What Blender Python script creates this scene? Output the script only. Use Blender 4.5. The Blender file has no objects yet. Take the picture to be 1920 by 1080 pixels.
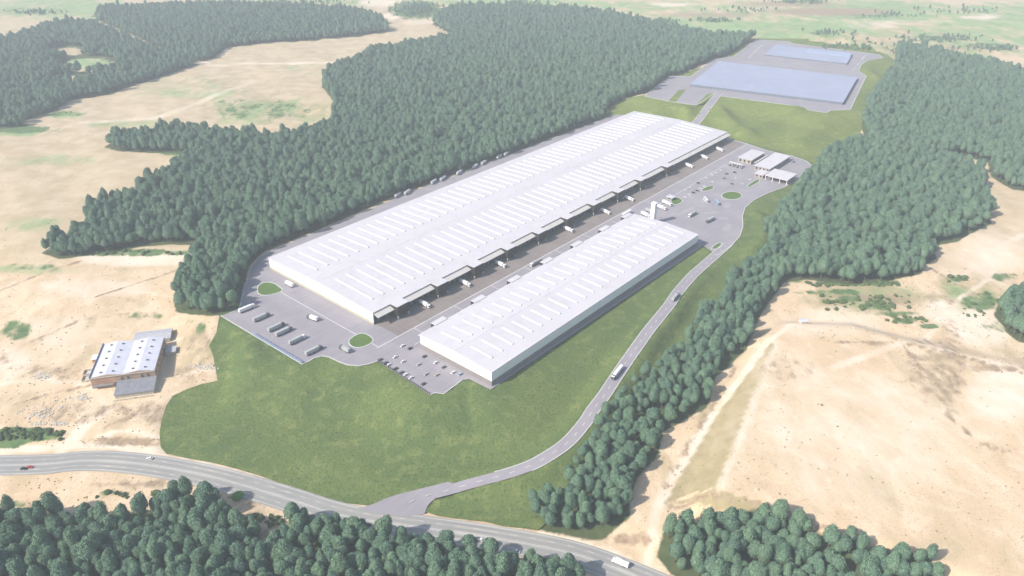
import bpy, bmesh, math, random
import numpy as np
from mathutils import Vector, Matrix
from mathutils.geometry import delaunay_2d_cdt

# ------------------------------------------------------------------ camera, sky, sun, exposure
F, PITCH, H = 1412.0, math.atan(803 / 1412), 350.0
scene = bpy.context.scene
C = scene.collection
cam = bpy.data.cameras.new('camera'); cam.sensor_width = 36; cam.lens = F / 1920 * 36
cam.clip_start = 1; cam.clip_end = 20000
camo = bpy.data.objects.new('camera', cam); C.objects.link(camo)
camo.location = (0, 0, H); camo.rotation_euler = (math.pi / 2 - PITCH, 0, 0)
scene.camera = camo
SUN_EL = math.radians(40)
SHADOW = Vector((0.88, 0.475))                       # direction shadows fall on the ground
w = bpy.data.worlds.new('World'); scene.world = w; w.use_nodes = True
nt = w.node_tree; bg = nt.nodes['Background']
sky = nt.nodes.new('ShaderNodeTexSky'); sky.sky_type = 'NISHITA'; sky.sun_disc = False
sky.sun_elevation = SUN_EL
sky.sun_rotation = math.atan2(-SHADOW.x, -SHADOW.y)
sky.air_density = 1.0; sky.dust_density = 1.5; sky.ozone_density = 1.0
nt.links.new(sky.outputs[0], bg.inputs[0]); bg.inputs[1].default_value = 0.13
sl = bpy.data.lights.new('sun', 'SUN'); sl.energy = 4.2; sl.angle = math.radians(0.5); sl.color = (1, 0.94, 0.86)
so = bpy.data.objects.new('sun', sl); C.objects.link(so); so.location = (-300, -300, 600)
sd = Vector((SHADOW.x * math.cos(SUN_EL), SHADOW.y * math.cos(SUN_EL), -math.sin(SUN_EL)))
so.rotation_euler = sd.to_track_quat('-Z', 'Y').to_euler()
scene.view_settings.view_transform = 'Standard'; scene.view_settings.look = 'None'
scene.view_settings.exposure = 0.70; scene.view_settings.gamma = 1
HAZE_DENSITY = 0.00021

rnd = random.Random(7)
R = math.radians

# ------------------------------------------------------------------ pixels to ground
cp, sp = math.cos(PITCH), math.sin(PITCH)
def at(px, py, z=0.0):
    u = (px - 960) / F; v = (540 - py) / F
    t = (z - H) / (-sp + v * cp)
    return (u * t, (cp + v * sp) * t)
def proj(x, y, z):
    dz = z - H
    dep = y * cp - dz * sp; up = y * sp + dz * cp
    return 960 + F * x / dep, 540 - F * up / dep, dep
def cr(pts, ox, oy, s): return [(ox + x / s, oy + y / s) for x, y in pts]
A = at(701, 609); B = at(1363.5, 262)
LEN = math.dist(A, B); UX, UY = (B[0] - A[0]) / LEN, (B[1] - A[1]) / LEN
ANG = math.atan2(UY, UX)
def W(u, v): return (A[0] + u * UX - v * UY, A[1] + u * UY + v * UX)     # plot frame to world
def loc(px, py, z=0.0):
    q = at(px, py, z); dx, dy = q[0] - A[0], q[1] - A[1]
    return dx * UX + dy * UY, -dx * UY + dy * UX
def chaikin(p, n=1, closed=True):
    for _ in range(n):
        q = []; m = len(p)
        if not closed: q.append(p[0])
        for i in range(m if closed else m - 1):
            a, b = p[i], p[(i + 1) % m]
            q += [(a[0] * .75 + b[0] * .25, a[1] * .75 + b[1] * .25), (a[0] * .25 + b[0] * .75, a[1] * .25 + b[1] * .75)]
        if not closed: q.append(p[-1])
        p = q
    return p
def dens(p, step, closed=True):
    q = []; m = len(p)
    for i in range(m if closed else m - 1):
        a, b = p[i], p[(i + 1) % m]; n = max(1, int(math.dist(a, b) / step))
        for k in range(n): q.append((a[0] + (b[0] - a[0]) * k / n, a[1] + (b[1] - a[1]) * k / n))
    if not closed: q.append(p[-1])
    return q
def inside(poly, x, y):
    x = np.asarray(x, float); y = np.asarray(y, float); r = np.zeros(x.shape, bool); n = len(poly)
    for i in range(n):
        x0, y0 = poly[i]; x1, y1 = poly[(i + 1) % n]
        if y0 == y1: continue
        c = ((y0 > y) != (y1 > y)) & (x < (x1 - x0) * (y - y0) / (y1 - y0) + x0)
        r ^= c
    return r
def seg_dist(pts, x, y, closed=False, zs=None):
    x = np.asarray(x, float); y = np.asarray(y, float)
    best = np.full(x.shape, 1e9); bz = np.zeros(x.shape); n = len(pts)
    for i in range(n if closed else n - 1):
        x0, y0 = pts[i]; x1, y1 = pts[(i + 1) % n]
        dx, dy = x1 - x0, y1 - y0; l2 = dx * dx + dy * dy + 1e-9
        t = np.clip(((x - x0) * dx + (y - y0) * dy) / l2, 0, 1)
        d = np.hypot(x - x0 - t * dx, y - y0 - t * dy); m = d < best
        best = np.where(m, d, best)
        if zs is not None: bz = np.where(m, zs[i] + (zs[(i + 1) % n] - zs[i]) * t, bz)
    return best, bz
def poly_dist(poly, x, y):
    d, _ = seg_dist(poly, x, y, True)
    return np.where(inside(poly, x, y), 0, d)
def smooth(t):
    t = np.clip(t, 0, 1); return t * t * (3 - 2 * t)

# ------------------------------------------------------------------ outlines read off the photograph
ZU = 10.0
MAIN_PX = [(414, 592), (567, 683), (578, 678), (590, 671), (604, 667.5), (618, 670), (634, 678), (652, 684.5), (672, 686), (692, 682.5), (708, 677),
           (806, 741), (816, 736.5), (832, 738.5), (866, 713), (880, 711), (920, 731)]
main_poly = [at(*p) for p in MAIN_PX] + [W(325, -141)] + [at(*p) for p in
           [(1345, 479), (1372, 460), (1387, 443), (1393, 425), (1392, 405), (1397, 389), (1412, 376), (1440, 362), (1470, 351), (1500, 338), (1521, 322), (1523, 312), (1512, 302),
            (1485, 292.5), (1440, 283), (1395, 268), (1372, 262)]] + [W(664, 0), W(664, 172)] + [at(*p) for p in
           [(1150, 216), (980, 281), (770, 361), (590, 437), (510, 470), (484, 485), (470, 505), (460, 535), (453, 565), (448, 579), (430, 587)]]
UP_PX = cr([(205, 455), (370, 325), (510, 325), (650, 215), (790, 195), (930, 85), (1150, 97), (1170, 110), (1600, 165), (1740, 185), (1765, 205), (1660, 222),
            (1620, 250), (1605, 290), (1655, 322), (1550, 543), (1420, 548), (1395, 564), (1270, 545), (1255, 527), (720, 457), (690, 455), (655, 440), (545, 515), (370, 490)], 1150, 50, 3.49)
up_poly = [at(*p, ZU) for p in UP_PX]
hw_px = [(-160, 874, -14), (-60, 873, -14), (0, 872.5, -14), (90, 870, -14), (150, 864, -14), (210, 865, -14.2), (271, 871, -14.5), (333, 881, -15), (400, 895, -15),
         (470, 914, -15.4), (545, 937, -15.7), (620, 961, -16), (690, 976, -16.3), (760, 985, -16.6), (830, 995, -17), (900, 1005, -17.3), (965, 1016, -17.6), (1030, 1028, -18),
         (1090, 1043, -18.4), (1150, 1064, -18.8), (1210, 1088, -19.2), (1300, 1128, -20), (1420, 1190, -21)]
hw = [at(*p) for p in hw_px]; hw_z = [p[2] for p in hw_px]
HWW = 10.2
ar_px = [(741, 968), (752, 951), (781, 936), (809, 927), (846, 917.5), (877, 908.5), (909, 900), (941, 891.5), (972, 882), (1000, 871), (1025, 857), (1050, 841), (1069, 825), (1085, 807), (1100, 788),
         (1111, 770), (1124, 753), (1137, 735), (1158, 703), (1179, 672), (1201, 641), (1220, 615), (1254, 573), (1271, 548), (1298, 517), (1319, 498), (1342, 478), (1365, 458)]
ar_z = [-16.4, -16.2, -15.6] + [-15.6 * (1 - k / 20) for k in range(1, 21)] + [0] * 5
ar = [at(p[0], p[1], z) for p, z in zip(ar_px, ar_z)]
link_px = [(1300, 236, 0), (1312, 222, 2.5), (1328, 200, 7), (1343, 181, ZU), (1350, 172, ZU)]
link = [at(*p) for p in link_px]; link_z = [p[2] for p in link_px]
dirt_pad = [at(*p, 1.5) for p in [(1345, 918), (1400, 772), (1455, 632), (1490, 608), (1600, 612), (1700, 640), (1920, 690), (2100, 740), (2150, 1000), (2000, 1150), (1850, 1085), (1700, 1030), (1480, 958)]]
fac_pad = [at(*p, -10) for p in [(20, 800), (40, 640), (230, 590), (350, 600), (345, 720), (210, 790)]]
PADS = [(up_poly, ZU, 75), (dirt_pad, 1.5, 22), (fac_pad, -10, 40), (main_poly, 0, 62)]
ctrl = [(0, 960, -15), (300, 960, -16), (600, 1020, -17), (960, 1075, -19), (300, 1080, -17), (0, 1080, -16), (1240, 1000, -14), (1230, 940, -12), (1400, 1060, -17), (1700, 1075, -15),
        (1300, 830, -10), (1400, 680, -8), (1200, 830, -12), (1060, 960, -15), (1330, 660, -9), (1450, 540, -6), (180, 820, -12), (30, 750, -11), (350, 690, -9), (150, 520, -8), (0, 460, -7), (370, 520, -7), (250, 350, -8),
        (60, 300, -8), (500, 380, -4), (700, 300, -3), (900, 180, -3), (500, 200, -7), (300, 200, -8), (600, 110, -6), (100, 150, -2), (400, 60, 2), (0, 30, 4), (960, 20, 2), (1150, 100, 2),
        (1250, 150, 3), (1600, 450, -6), (1750, 380, -4), (1850, 420, -3), (1700, 250, 0), (1850, 200, 3), (1700, 30, 8), (1900, 40, 9), (1400, 30, 6), (1650, 560, -7), (1850, 580, -6), (1920, 640, -3)]
RIDGES = [([at(*p, 6) for p in q], h_, w_) for q, h_, w_ in (([(1345, 205), (1372, 225), (1395, 245)], 7, 15), ([(1500, 205), (1450, 222), (1405, 246)], 5.5, 16), ([(1220, 208), (1270, 206), (1298, 214)], 8, 12), ([(1495, 68), (1570, 76), (1650, 92)], 14, 13), ([(1540, 235), (1500, 262)], 7, 20), ([(1620, 135), (1640, 150)], 5, 14), ([(1425, 395), (1440, 430), (1412, 470)], 4, 9), ([(470, 640), (440, 720)], 4, 16), ([(430, 610), (420, 680)], -3, 14))]
cw = np.array([(*at(*c), c[2]) for c in ctrl])
def terrain(x, y):
    x = np.asarray(x, float); y = np.asarray(y, float)
    num = np.zeros(x.shape); den = np.zeros(x.shape)
    for cx, cy, cz in cw:
        k = 1 / ((x - cx) ** 2 + (y - cy) ** 2 + 45 ** 2) ** 1.6
        num += k * cz; den += k
    z = num / den
    z = z + 1.1 * np.sin(x / 61 + 1.3) * np.sin(y / 73) + 0.6 * np.sin(x / 23 + y / 31) + 4 * smooth((y - 1500) / 1500) * np.sin(x / 190 + y / 420)
    for poly, pz, wd in PADS:
        t = poly_dist(poly, x, y) / wd; t = np.clip(t, 0, 1); t = 0.45 * t + 0.55 * smooth(t)
        z = pz * (1 - t) + z * t
    rk = smooth(np.minimum(poly_dist(main_poly, x, y), poly_dist(up_poly, x, y)) / 16)
    for pl, hh, ww in RIDGES: z = z + rk * hh * np.exp(-(seg_dist(pl, x, y)[0] / ww) ** 2)
    d, zz = seg_dist(link, x, y, False, link_z); k = 1 - smooth((d - 6) / 16); z = z * (1 - k) + zz * k
    d, zz = seg_dist(ar, x, y, False, ar_z); k = 1 - smooth((d - 6.5) / 14); z = z * (1 - k) + zz * k
    d, zz = seg_dist(hw, x, y, False, hw_z); k = 1 - smooth((d - 14) / 22); z = z * (1 - k) + zz * k
    return z
def ground(pts):
    """pixels -> points on the terrain"""
    p = np.array(pts, float); z = np.full(len(p), -8.0)
    u = (p[:, 0] - 960) / F; v = (540 - p[:, 1]) / F
    for _ in range(14):
        t = (z - H) / (-sp + v * cp); x = u * t; y = (cp + v * sp) * t
        z = 0.4 * z + 0.6 * terrain(x, y)
    return [(a, b) for a, b in zip(x, y)]
def zat(x, y): return float(terrain(np.array([x]), np.array([y]))[0])

# ------------------------------------------------------------------ materials
MATS = {}
def nodes(name, rough=0.8, spec=0.3):
    m = bpy.data.materials.new(name); m.use_nodes = True
    n = m.node_tree.nodes; b = n['Principled BSDF']; b.inputs['Roughness'].default_value = rough
    b.inputs['Specular IOR Level'].default_value = spec
    MATS[name] = m
    return m, n, m.node_tree.links, b
def noise_mix(n, l, c1, c2, scale, lo=.35, hi=.65, detail=5, vec=None, dist=0.0):
    t = n.new('ShaderNodeTexNoise'); t.inputs['Scale'].default_value = scale; t.inputs['Detail'].default_value = detail; t.inputs['Distortion'].default_value = dist
    if vec: l.new(vec, t.inputs['Vector'])
    r = n.new('ShaderNodeMapRange'); r.inputs['From Min'].default_value = lo; r.inputs['From Max'].default_value = hi
    l.new(t.outputs['Fac'], r.inputs['Value'])
    mx = n.new('ShaderNodeMix'); mx.data_type = 'RGBA'; l.new(r.outputs[0], mx.inputs['Factor'])
    for s, c in ((6, c1), (7, c2)):
        if isinstance(c, tuple): mx.inputs[s].default_value = (*c, 1)
        else: l.new(c, mx.inputs[s])
    return mx.outputs[2], r.outputs[0]
def wcoord(n, scale=(1, 1, 1), rotz=0):
    g = n.new('ShaderNodeNewGeometry'); mp = n.new('ShaderNodeMapping'); mp.inputs['Scale'].default_value = scale; mp.inputs['Rotation'].default_value[2] = rotz
    return g.outputs['Position'], mp
def mat(name, c, c2=None, scale=.3, rough=.8, spec=.3, fine=None, metal=0):
    m, n, l, b = nodes(name, rough, spec); b.inputs['Metallic'].default_value = metal
    pos = n.new('ShaderNodeNewGeometry').outputs['Position']
    c2 = c2 or tuple(k * .86 for k in c)
    o, f = noise_mix(n, l, c, c2, scale, vec=pos)
    if fine: o, _ = noise_mix(n, l, o, fine[0], fine[1], .5, .8, vec=pos)
    l.new(o, b.inputs['Base Color'])
    return m
def streak_mat(name, c, c2, c3, rot, rough=.85):
    m, n, l, b = nodes(name, rough, .3)
    g = n.new('ShaderNodeNewGeometry'); mp = n.new('ShaderNodeMapping'); mp.vector_type = 'TEXTURE'
    mp.inputs['Rotation'].default_value[2] = rot; mp.inputs['Scale'].default_value = (22, 1, 1); l.new(g.outputs['Position'], mp.inputs[0])
    o, _ = noise_mix(n, l, c, c2, .5, .35, .7, 4, mp.outputs[0])
    o, _ = noise_mix(n, l, o, c3, .04, .45, .75, 5, g.outputs['Position'])
    l.new(o, b.inputs['Base Color'])
    return m
asphalt = streak_mat('yard_asphalt', (.275, .253, .272), (.235, .218, .238), (.31, .283, .297), ANG)
apron_m = streak_mat('apron_concrete', (.215, .182, .168), (.18, .153, .145), (.24, .208, .19), ANG + math.pi / 2)
hw_m = streak_mat('highway_asphalt', (.31, .30, .275), (.26, .255, .24), (.37, .35, .30), 0.05)
paint = mat('road_paint', (.62, .6, .58), (.5, .48, .46), .5)
kerb_m = mat('kerb_concrete', (.50, .49, .46), (.42, .41, .39), .4)
roof_w = mat('white_roof_sheet', (.53, .505, .52), (.505, .48, .495), .03, .6, .2, fine=((.46, .44, .455), .11))
wall_w = mat('white_wall_panel', (.78, .76, .755), (.74, .72, .72), .06, .65, .15)
skyl = mat('skylight_polycarbonate', (.60, .585, .595), (.58, .565, .575), .2, .45, .3)
plinth_y = mat('plinth_render', (.42, .40, .30), (.36, .35, .26), .2)
plinth_g = mat('plinth_grey', (.24, .215, .205), (.20, .185, .18), .2)
dark_clad = mat('dark_cladding', (.035, .03, .028), (.03, .027, .026), .3, .6)
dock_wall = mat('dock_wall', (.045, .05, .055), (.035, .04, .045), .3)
door_m = mat('dock_door_steel', (.13, .14, .155), (.11, .115, .13), .6, .5)
canopy_m = mat('canopy_sheet', (.56, .53, .485), (.51, .485, .45), .12, .5)
rust_m = mat('brown_flashing', (.34, .22, .14), (.28, .19, .13), .3)
steel = mat('grey_steel', (.34, .35, .36), (.28, .29, .3), .8, .5)
blue_roof = mat('blue_grey_roof', (.31, .335, .43), (.285, .31, .40), .012, .6, .2, fine=((.34, .365, .46), .05))
blue_edge = mat('blue_grey_wall', (.17, .19, .23), (.14, .16, .2), .2)
brick = mat('brick_wall', (.44, .29, .19), (.36, .23, .155), .5, .9, fine=((.5, .36, .25), 1.5))
old_roof = mat('old_white_roof', (.56, .56, .62), (.50, .50, .56), .12, .6, fine=((.46, .46, .5), .6))
grey_roof = mat('grey_corrugated_roof', (.22, .225, .25), (.175, .18, .20), .3, .7, fine=((.27, .26, .26), .8))
pale_roof = mat('pale_grey_roof', (.42, .42, .44), (.35, .35, .37), .3, .6)
vent_m = mat('roof_vent_dark', (.12, .12, .13), None, 1)
ruins = mat('pale_concrete', (.52, .48, .40), (.44, .40, .33), .5)
red_paint = mat('red_wall_paint', (.48, .16, .13), (.42, .2, .16), 2)
tyre = mat('tyre_rubber', (.02, .02, .02), None, 3)
glass = mat('vehicle_glass', (.03, .035, .04), None, 3, .1, .5)
trail_w = mat('trailer_white', (.72, .71, .69), (.66, .65, .64), .6, .45)
trail_g = mat('trailer_grey', (.38, .39, .38), (.33, .34, .33), .6, .5)
CARM = {k: mat('car_paint_' + k, c, tuple(v * .92 for v in c), 1, .25, .5) for k, c in
        dict(white=(.75, .75, .75), silver=(.45, .46, .48), black=(.03, .03, .033), grey=(.13, .135, .145), red=(.55, .08, .06), blue=(.10, .17, .30), beige=(.5, .43, .33), navy=(.05, .06, .10), lightblue=(.32, .42, .55)).items()}
bark = mat('bark', (.14, .105, .075), (.10, .08, .06), 1.5, .95)

def grass_mat(name, a, b_, c, sc=1.0):
    m, n, l, b = nodes(name, .95, .1)
    pos = n.new('ShaderNodeNewGeometry').outputs['Position']
    o, _ = noise_mix(n, l, a, b_, .018 * sc, .35, .65, 6, pos, .5)
    o, _ = noise_mix(n, l, o, c, .11 * sc, .5, .75, 6, pos, .6)
    o, f = noise_mix(n, l, o, tuple(k * .72 for k in a), .55 * sc, .5, .72, 4, pos)
    l.new(o, b.inputs['Base Color'])
    bp = n.new('ShaderNodeBump'); bp.inputs['Strength'].default_value = .7; bp.inputs['Distance'].default_value = .8
    t = n.new('ShaderNodeTexNoise'); t.inputs['Scale'].default_value = .45; t.inputs['Detail'].default_value = 6; l.new(pos, t.inputs['Vector'])
    l.new(t.outputs['Fac'], bp.inputs['Height']); l.new(bp.outputs[0], b.inputs['Normal'])
    return m
grass_m = grass_mat('slope_grass', (.088, .130, .042), (.122, .162, .048), (.172, .20, .066))
lawn_m = grass_mat('island_lawn', (.085, .145, .04), (.10, .16, .045), (.12, .175, .05), 2)
upgrass_m = grass_mat('upper_slope_grass', (.125, .165, .04), (.17, .205, .05), (.22, .25, .07))

def terrain_mat():
    m, n, l, b = nodes('earth', .95, .1)
    pos = n.new('ShaderNodeNewGeometry').outputs['Position']
    mp = n.new('ShaderNodeMapping'); mp.inputs['Scale'].default_value = (1, .55, 1); mp.inputs['Rotation'].default_value[2] = .5; l.new(pos, mp.inputs[0])
    sand, _ = noise_mix(n, l, (.55, .405, .255), (.63, .49, .335), .016, .35, .65, 8, mp.outputs[0], 1.2)
    sand, _ = noise_mix(n, l, sand, (.48, .365, .225), .045, .48, .74, 10, mp.outputs[0], .7)
    sand, _ = noise_mix(n, l, sand, (.66, .53, .38), .06, .52, .74, 9, pos, .5)
    sand, _ = noise_mix(n, l, sand, (.40, .32, .19), .028, .58, .74, 12, mp.outputs[0], .6)
    sand, _ = noise_mix(n, l, sand, (.36, .28, .17), .8, .56, .74, 5, pos)
    sand, _ = noise_mix(n, l, sand, (.27, .24, .13), .33, .66, .74, 6, pos, 1)
    at_ = n.new('ShaderNodeAttribute'); at_.attribute_name = 'mask'
    sep = n.new('ShaderNodeSeparateColor'); l.new(at_.outputs['Color'], sep.inputs[0])
    at2 = n.new('ShaderNodeAttribute'); at2.attribute_name = 'mask2'
    sep2 = n.new('ShaderNodeSeparateColor'); l.new(at2.outputs['Color'], sep2.inputs[0])
    def layer(base, fac, c1, c2, sc, sharp, amp=1.0):
        col, _ = noise_mix(n, l, c1, c2, sc * 2.2, .35, .65, 5, pos)
        t = n.new('ShaderNodeTexNoise'); t.inputs['Scale'].default_value = sc; t.inputs['Detail'].default_value = 7; t.inputs['Roughness'].default_value = .62; l.new(mp.outputs[0], t.inputs['Vector'])
        s = n.new('ShaderNodeMath'); s.operation = 'SUBTRACT'; l.new(t.outputs['Fac'], s.inputs[0]); s.inputs[1].default_value = .5
        k = n.new('ShaderNodeMath'); k.operation = 'MULTIPLY_ADD'; l.new(s.outputs[0], k.inputs[0]); k.inputs[1].default_value = 2.2 * amp; l.new(fac, k.inputs[2])
        r = n.new('ShaderNodeMapRange'); r.interpolation_type = 'SMOOTHSTEP'; r.inputs['From Min'].default_value = .5 - sharp; r.inputs['From Max'].default_value = .5 + sharp; l.new(k.outputs[0], r.inputs[0])
        g = n.new('ShaderNodeMapRange'); g.inputs['From Max'].default_value = .12; l.new(fac, g.inputs[0])
        q = n.new('ShaderNodeMath'); q.operation = 'MULTIPLY'; l.new(r.outputs[0], q.inputs[0]); l.new(g.outputs[0], q.inputs[1])
        mx = n.new('ShaderNodeMix'); mx.data_type = 'RGBA'; l.new(q.outputs[0], mx.inputs['Factor']); l.new(base, mx.inputs[6]); l.new(col, mx.inputs[7])
        return mx.outputs[2]
    o = layer(sand, sep2.outputs[0], (.42, .33, .20), (.52, .42, .285), .02, .5, .7)          # dry tan field
    o = layer(o, sep2.outputs[1], (.31, .255, .14), (.38, .31, .18), .05, .35)                 # olive dry grass
    o = layer(o, at_.outputs['Alpha'], (.19, .29, .115), (.27, .36, .17), .025, .4)           # light green meadow
    o = layer(o, sep.outputs[2], (.68, .58, .465), (.64, .52, .385), .03, .45, .6)              # bare pale sand
    o = layer(o, sep.outputs[1], (.26, .185, .125), (.36, .265, .175), .16, .45, 1.3)                 # brown earth
    o = layer(o, sep.outputs[0], (.075, .135, .05), (.13, .19, .075), .07, .22)               # green scrub
    o = layer(o, sep2.outputs[2], (.06, .085, .035), (.085, .10, .045), .08, .2, .5)          # woodland floor
    l.new(o, b.inputs['Base Color'])
    bp = n.new('ShaderNodeBump'); bp.inputs['Strength'].default_value = .5; bp.inputs['Distance'].default_value = 1.0
    t = n.new('ShaderNodeTexNoise'); t.inputs['Scale'].default_value = .12; t.inputs['Detail'].default_value = 8; l.new(mp.outputs[0], t.inputs['Vector'])
    l.new(t.outputs['Fac'], bp.inputs['Height']); l.new(bp.outputs[0], b.inputs['Normal'])
    return m
earth = terrain_mat()

def leaf_mat(name, c1, c2, c3):
    m, n, l, b = nodes(name, .75, .15)
    oi = n.new('ShaderNodeObjectInfo'); g = n.new('ShaderNodeNewGeometry')
    mx = n.new('ShaderNodeMix'); mx.data_type = 'RGBA'; l.new(oi.outputs['Random'], mx.inputs['Factor']); mx.inputs[6].default_value = (*c1, 1); mx.inputs[7].default_value = (*c2, 1)
    m2 = n.new('ShaderNodeMix'); m2.data_type = 'RGBA'; p = n.new('ShaderNodeMath'); p.operation = 'POWER'; l.new(g.outputs['Random Per Island'], p.inputs[0]); p.inputs[1].default_value = 1.6
    l.new(p.outputs[0], m2.inputs['Factor']); l.new(mx.outputs[2], m2.inputs[6]); m2.inputs[7].default_value = (*c3, 1)
    l.new(m2.outputs[2], b.inputs['Base Color'])
    return m
leaf = leaf_mat('tree_leaves', (.047, .112, .080), (.112, .195, .106), (.18, .27, .18))
bushleaf = leaf_mat('bush_leaves', (.07, .12, .045), (.10, .15, .055), (.14, .19, .08))
brightleaf = leaf_mat('bright_bush_leaves', (.08, .28, .03), (.10, .32, .03), (.15, .38, .06))

mblue = bpy.data.materials.new('blue_fence_panel'); mblue.use_nodes = True; MATS['blue_fence_panel'] = mblue
_b = mblue.node_tree.nodes['Principled BSDF']; _b.inputs['Base Color'].default_value = (.26, .33, .58, 1); _b.inputs['Roughness'].default_value = .2; _b.inputs['Alpha'].default_value = .45

# ------------------------------------------------------------------ mesh helpers
class MB:
    def __init__(s): s.v = []; s.f = []
    def box(s, x0, x1, y0, y1, z0, z1):
        b = len(s.v)
        s.v += [(x0, y0, z0), (x1, y0, z0), (x1, y1, z0), (x0, y1, z0), (x0, y0, z1), (x1, y0, z1), (x1, y1, z1), (x0, y1, z1)]
        s.f += [tuple(b + k for k in q) for q in ((3, 2, 1, 0), (4, 5, 6, 7), (0, 1, 5, 4), (1, 2, 6, 5), (2, 3, 7, 6), (3, 0, 4, 7))]
        return s
    def prism(s, prof, a0, a1, axis='x'):
        """prof: (p,q) outline; swept along x ((p,q)=(y,z)) or y ((p,q)=(x,z)) or z ((p,q)=(x,y))"""
        b = len(s.v); n = len(prof)
        for a in (a0, a1):
            for p, q in prof: s.v.append((a, p, q) if axis == 'x' else (p, a, q) if axis == 'y' else (p, q, a))
        s.f += [tuple(range(b, b + n)), tuple(range(b + 2 * n - 1, b + n - 1, -1))]
        s.f += [(b + i, b + n + i, b + n + (i + 1) % n, b + (i + 1) % n) for i in range(n)]
        return s
    def cyl(s, x, y0, y1, z, r, n=10):
        return s.prism([(x + r * math.cos(2 * math.pi * k / n), z + r * math.sin(2 * math.pi * k / n)) for k in range(n)], y0, y1, 'y')
    def mesh(s, name, m, fix=True):
        me = bpy.data.meshes.new(name); me.from_pydata(s.v, [], s.f); me.materials.append(m)
        if fix:
            bm = bmesh.new(); bm.from_mesh(me); bmesh.ops.recalc_face_normals(bm, faces=bm.faces); bm.to_mesh(me); bm.free()
        return me
    def build(s, name, m, parent=None, **k): return obj(name, s.mesh(name, m), parent, **k)
def obj(name, me, parent=None, loc=None, rz=0):
    o = bpy.data.objects.new(name, me); C.objects.link(o)
    if parent: o.parent = parent
    if loc: o.location = loc
    if rz: o.rotation_euler = (0, 0, rz)
    return o
def tag(o, label, cat, group=None):
    o['label'] = label; o['category'] = cat
    if group: o['group'] = group
    return o
def struct(o, kind='structure'): o['kind'] = kind; return o
def empty(name, loc, rz=0, label=None, cat=None, group=None):
    o = bpy.data.objects.new(name, None); C.objects.link(o); o.location = loc; o.rotation_euler = (0, 0, rz); o.empty_display_size = 1
    if label: tag(o, label, cat, group)
    return o
def copy_tree(o, parent=None):
    c = o.copy(); C.objects.link(c); c.parent = parent
    for ch in list(o.children): copy_tree(ch, c)
    return c
def drape(name, poly, m, step, off, zc=None, parent=None, dip=()):
    """a sheet with the outline poly lying on the terrain"""
    b = dens(poly, step); n = len(b)
    xs = [p[0] for p in b]; ys = [p[1] for p in b]
    pts = list(b)
    if zc is None:
        gx, gy = np.meshgrid(np.arange(min(xs), max(xs), step), np.arange(min(ys), max(ys), step))
        gx = gx.ravel() + (np.arange(gx.size) % 7) * .05; gy = gy.ravel()
        k = inside(poly, gx, gy); gx, gy = gx[k], gy[k]
        d, _ = seg_dist(poly, gx, gy, True); k = d > step * .45
        pts += list(zip(gx[k].tolist(), gy[k].tolist()))
    r = delaunay_2d_cdt([Vector(p) for p in pts], [(i, (i + 1) % n) for i in range(n)], [], 1, 1e-4)
    V = np.array([(v.x, v.y) for v in r[0]])
    z = terrain(V[:, 0], V[:, 1]) if zc is None else np.full(len(V), zc)
    for dp_ in dip: z = z - np.where(dp_(V[:, 0], V[:, 1]), .7, 0)
    me = bpy.data.meshes.new(name); me.from_pydata([(a, b_, c + off) for (a, b_), c in zip(V.tolist(), z.tolist())], [], [tuple(f) for f in r[2]])
    me.materials.append(m)
    bm = bmesh.new(); bm.from_mesh(me)
    for f in bm.faces:
        if f.normal.z < 0: f.normal_flip()
        f.smooth = zc is None
    bm.to_mesh(me); bm.free()
    return obj(name, me, parent)
def offsets(pts, closed=False):
    out = []; n = len(pts)
    for i in range(n):
        a = pts[(i - 1) % n] if (closed or i) else pts[0]; b = pts[(i + 1) % n] if (closed or i < n - 1) else pts[-1]
        dx, dy = b[0] - a[0], b[1] - a[1]; L = math.hypot(dx, dy) or 1
        out.append((-dy / L, dx / L))
    return out
def ribbon(pts, o0, o1, zs, off, mb=None, closed=False, thick=0):
    """strip between the offsets o0 and o1 (positive = left) of a line"""
    mb = mb or MB(); nn = offsets(pts, closed); b = len(mb.v); n = len(pts)
    rows = 2 if not thick else 4
    for (x, y), (nx, ny), z in zip(pts, nn, zs):
        mb.v += [(x + nx * o0, y + ny * o0, z + off), (x + nx * o1, y + ny * o1, z + off)]
        if thick: mb.v += [(x + nx * o0, y + ny * o0, z + off - thick), (x + nx * o1, y + ny * o1, z + off - thick)]
    for i in range(n if closed else n - 1):
        p, q = b + rows * i, b + rows * ((i + 1) % n)
        mb.f.append((p + 1, p, q, q + 1) if o1 > o0 else (p, p + 1, q + 1, q))
        if thick: mb.f += [(p, p + 2, q + 2, q), (p + 1, q + 1, q + 3, p + 3)]
    return mb
def spline(pts, step, extra=None):
    """Catmull-Rom through pts (any dimension), resampled evenly"""
    P = [np.array(p, float) for p in pts]; out = []
    for i in range(len(P) - 1):
        p0 = P[max(0, i - 1)]; p1 = P[i]; p2 = P[i + 1]; p3 = P[min(len(P) - 1, i + 2)]
        n = max(1, int(np.linalg.norm(p2[:2] - p1[:2]) / step))
        for k in range(n):
            t = k / n
            out.append(.5 * (2 * p1 + (p2 - p0) * t + (2 * p0 - 5 * p1 + 4 * p2 - p3) * t * t + (3 * p1 - p0 - 3 * p2 + p3) * t ** 3))
    out.append(P[-1]); return [tuple(map(float, p)) for p in out]
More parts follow.
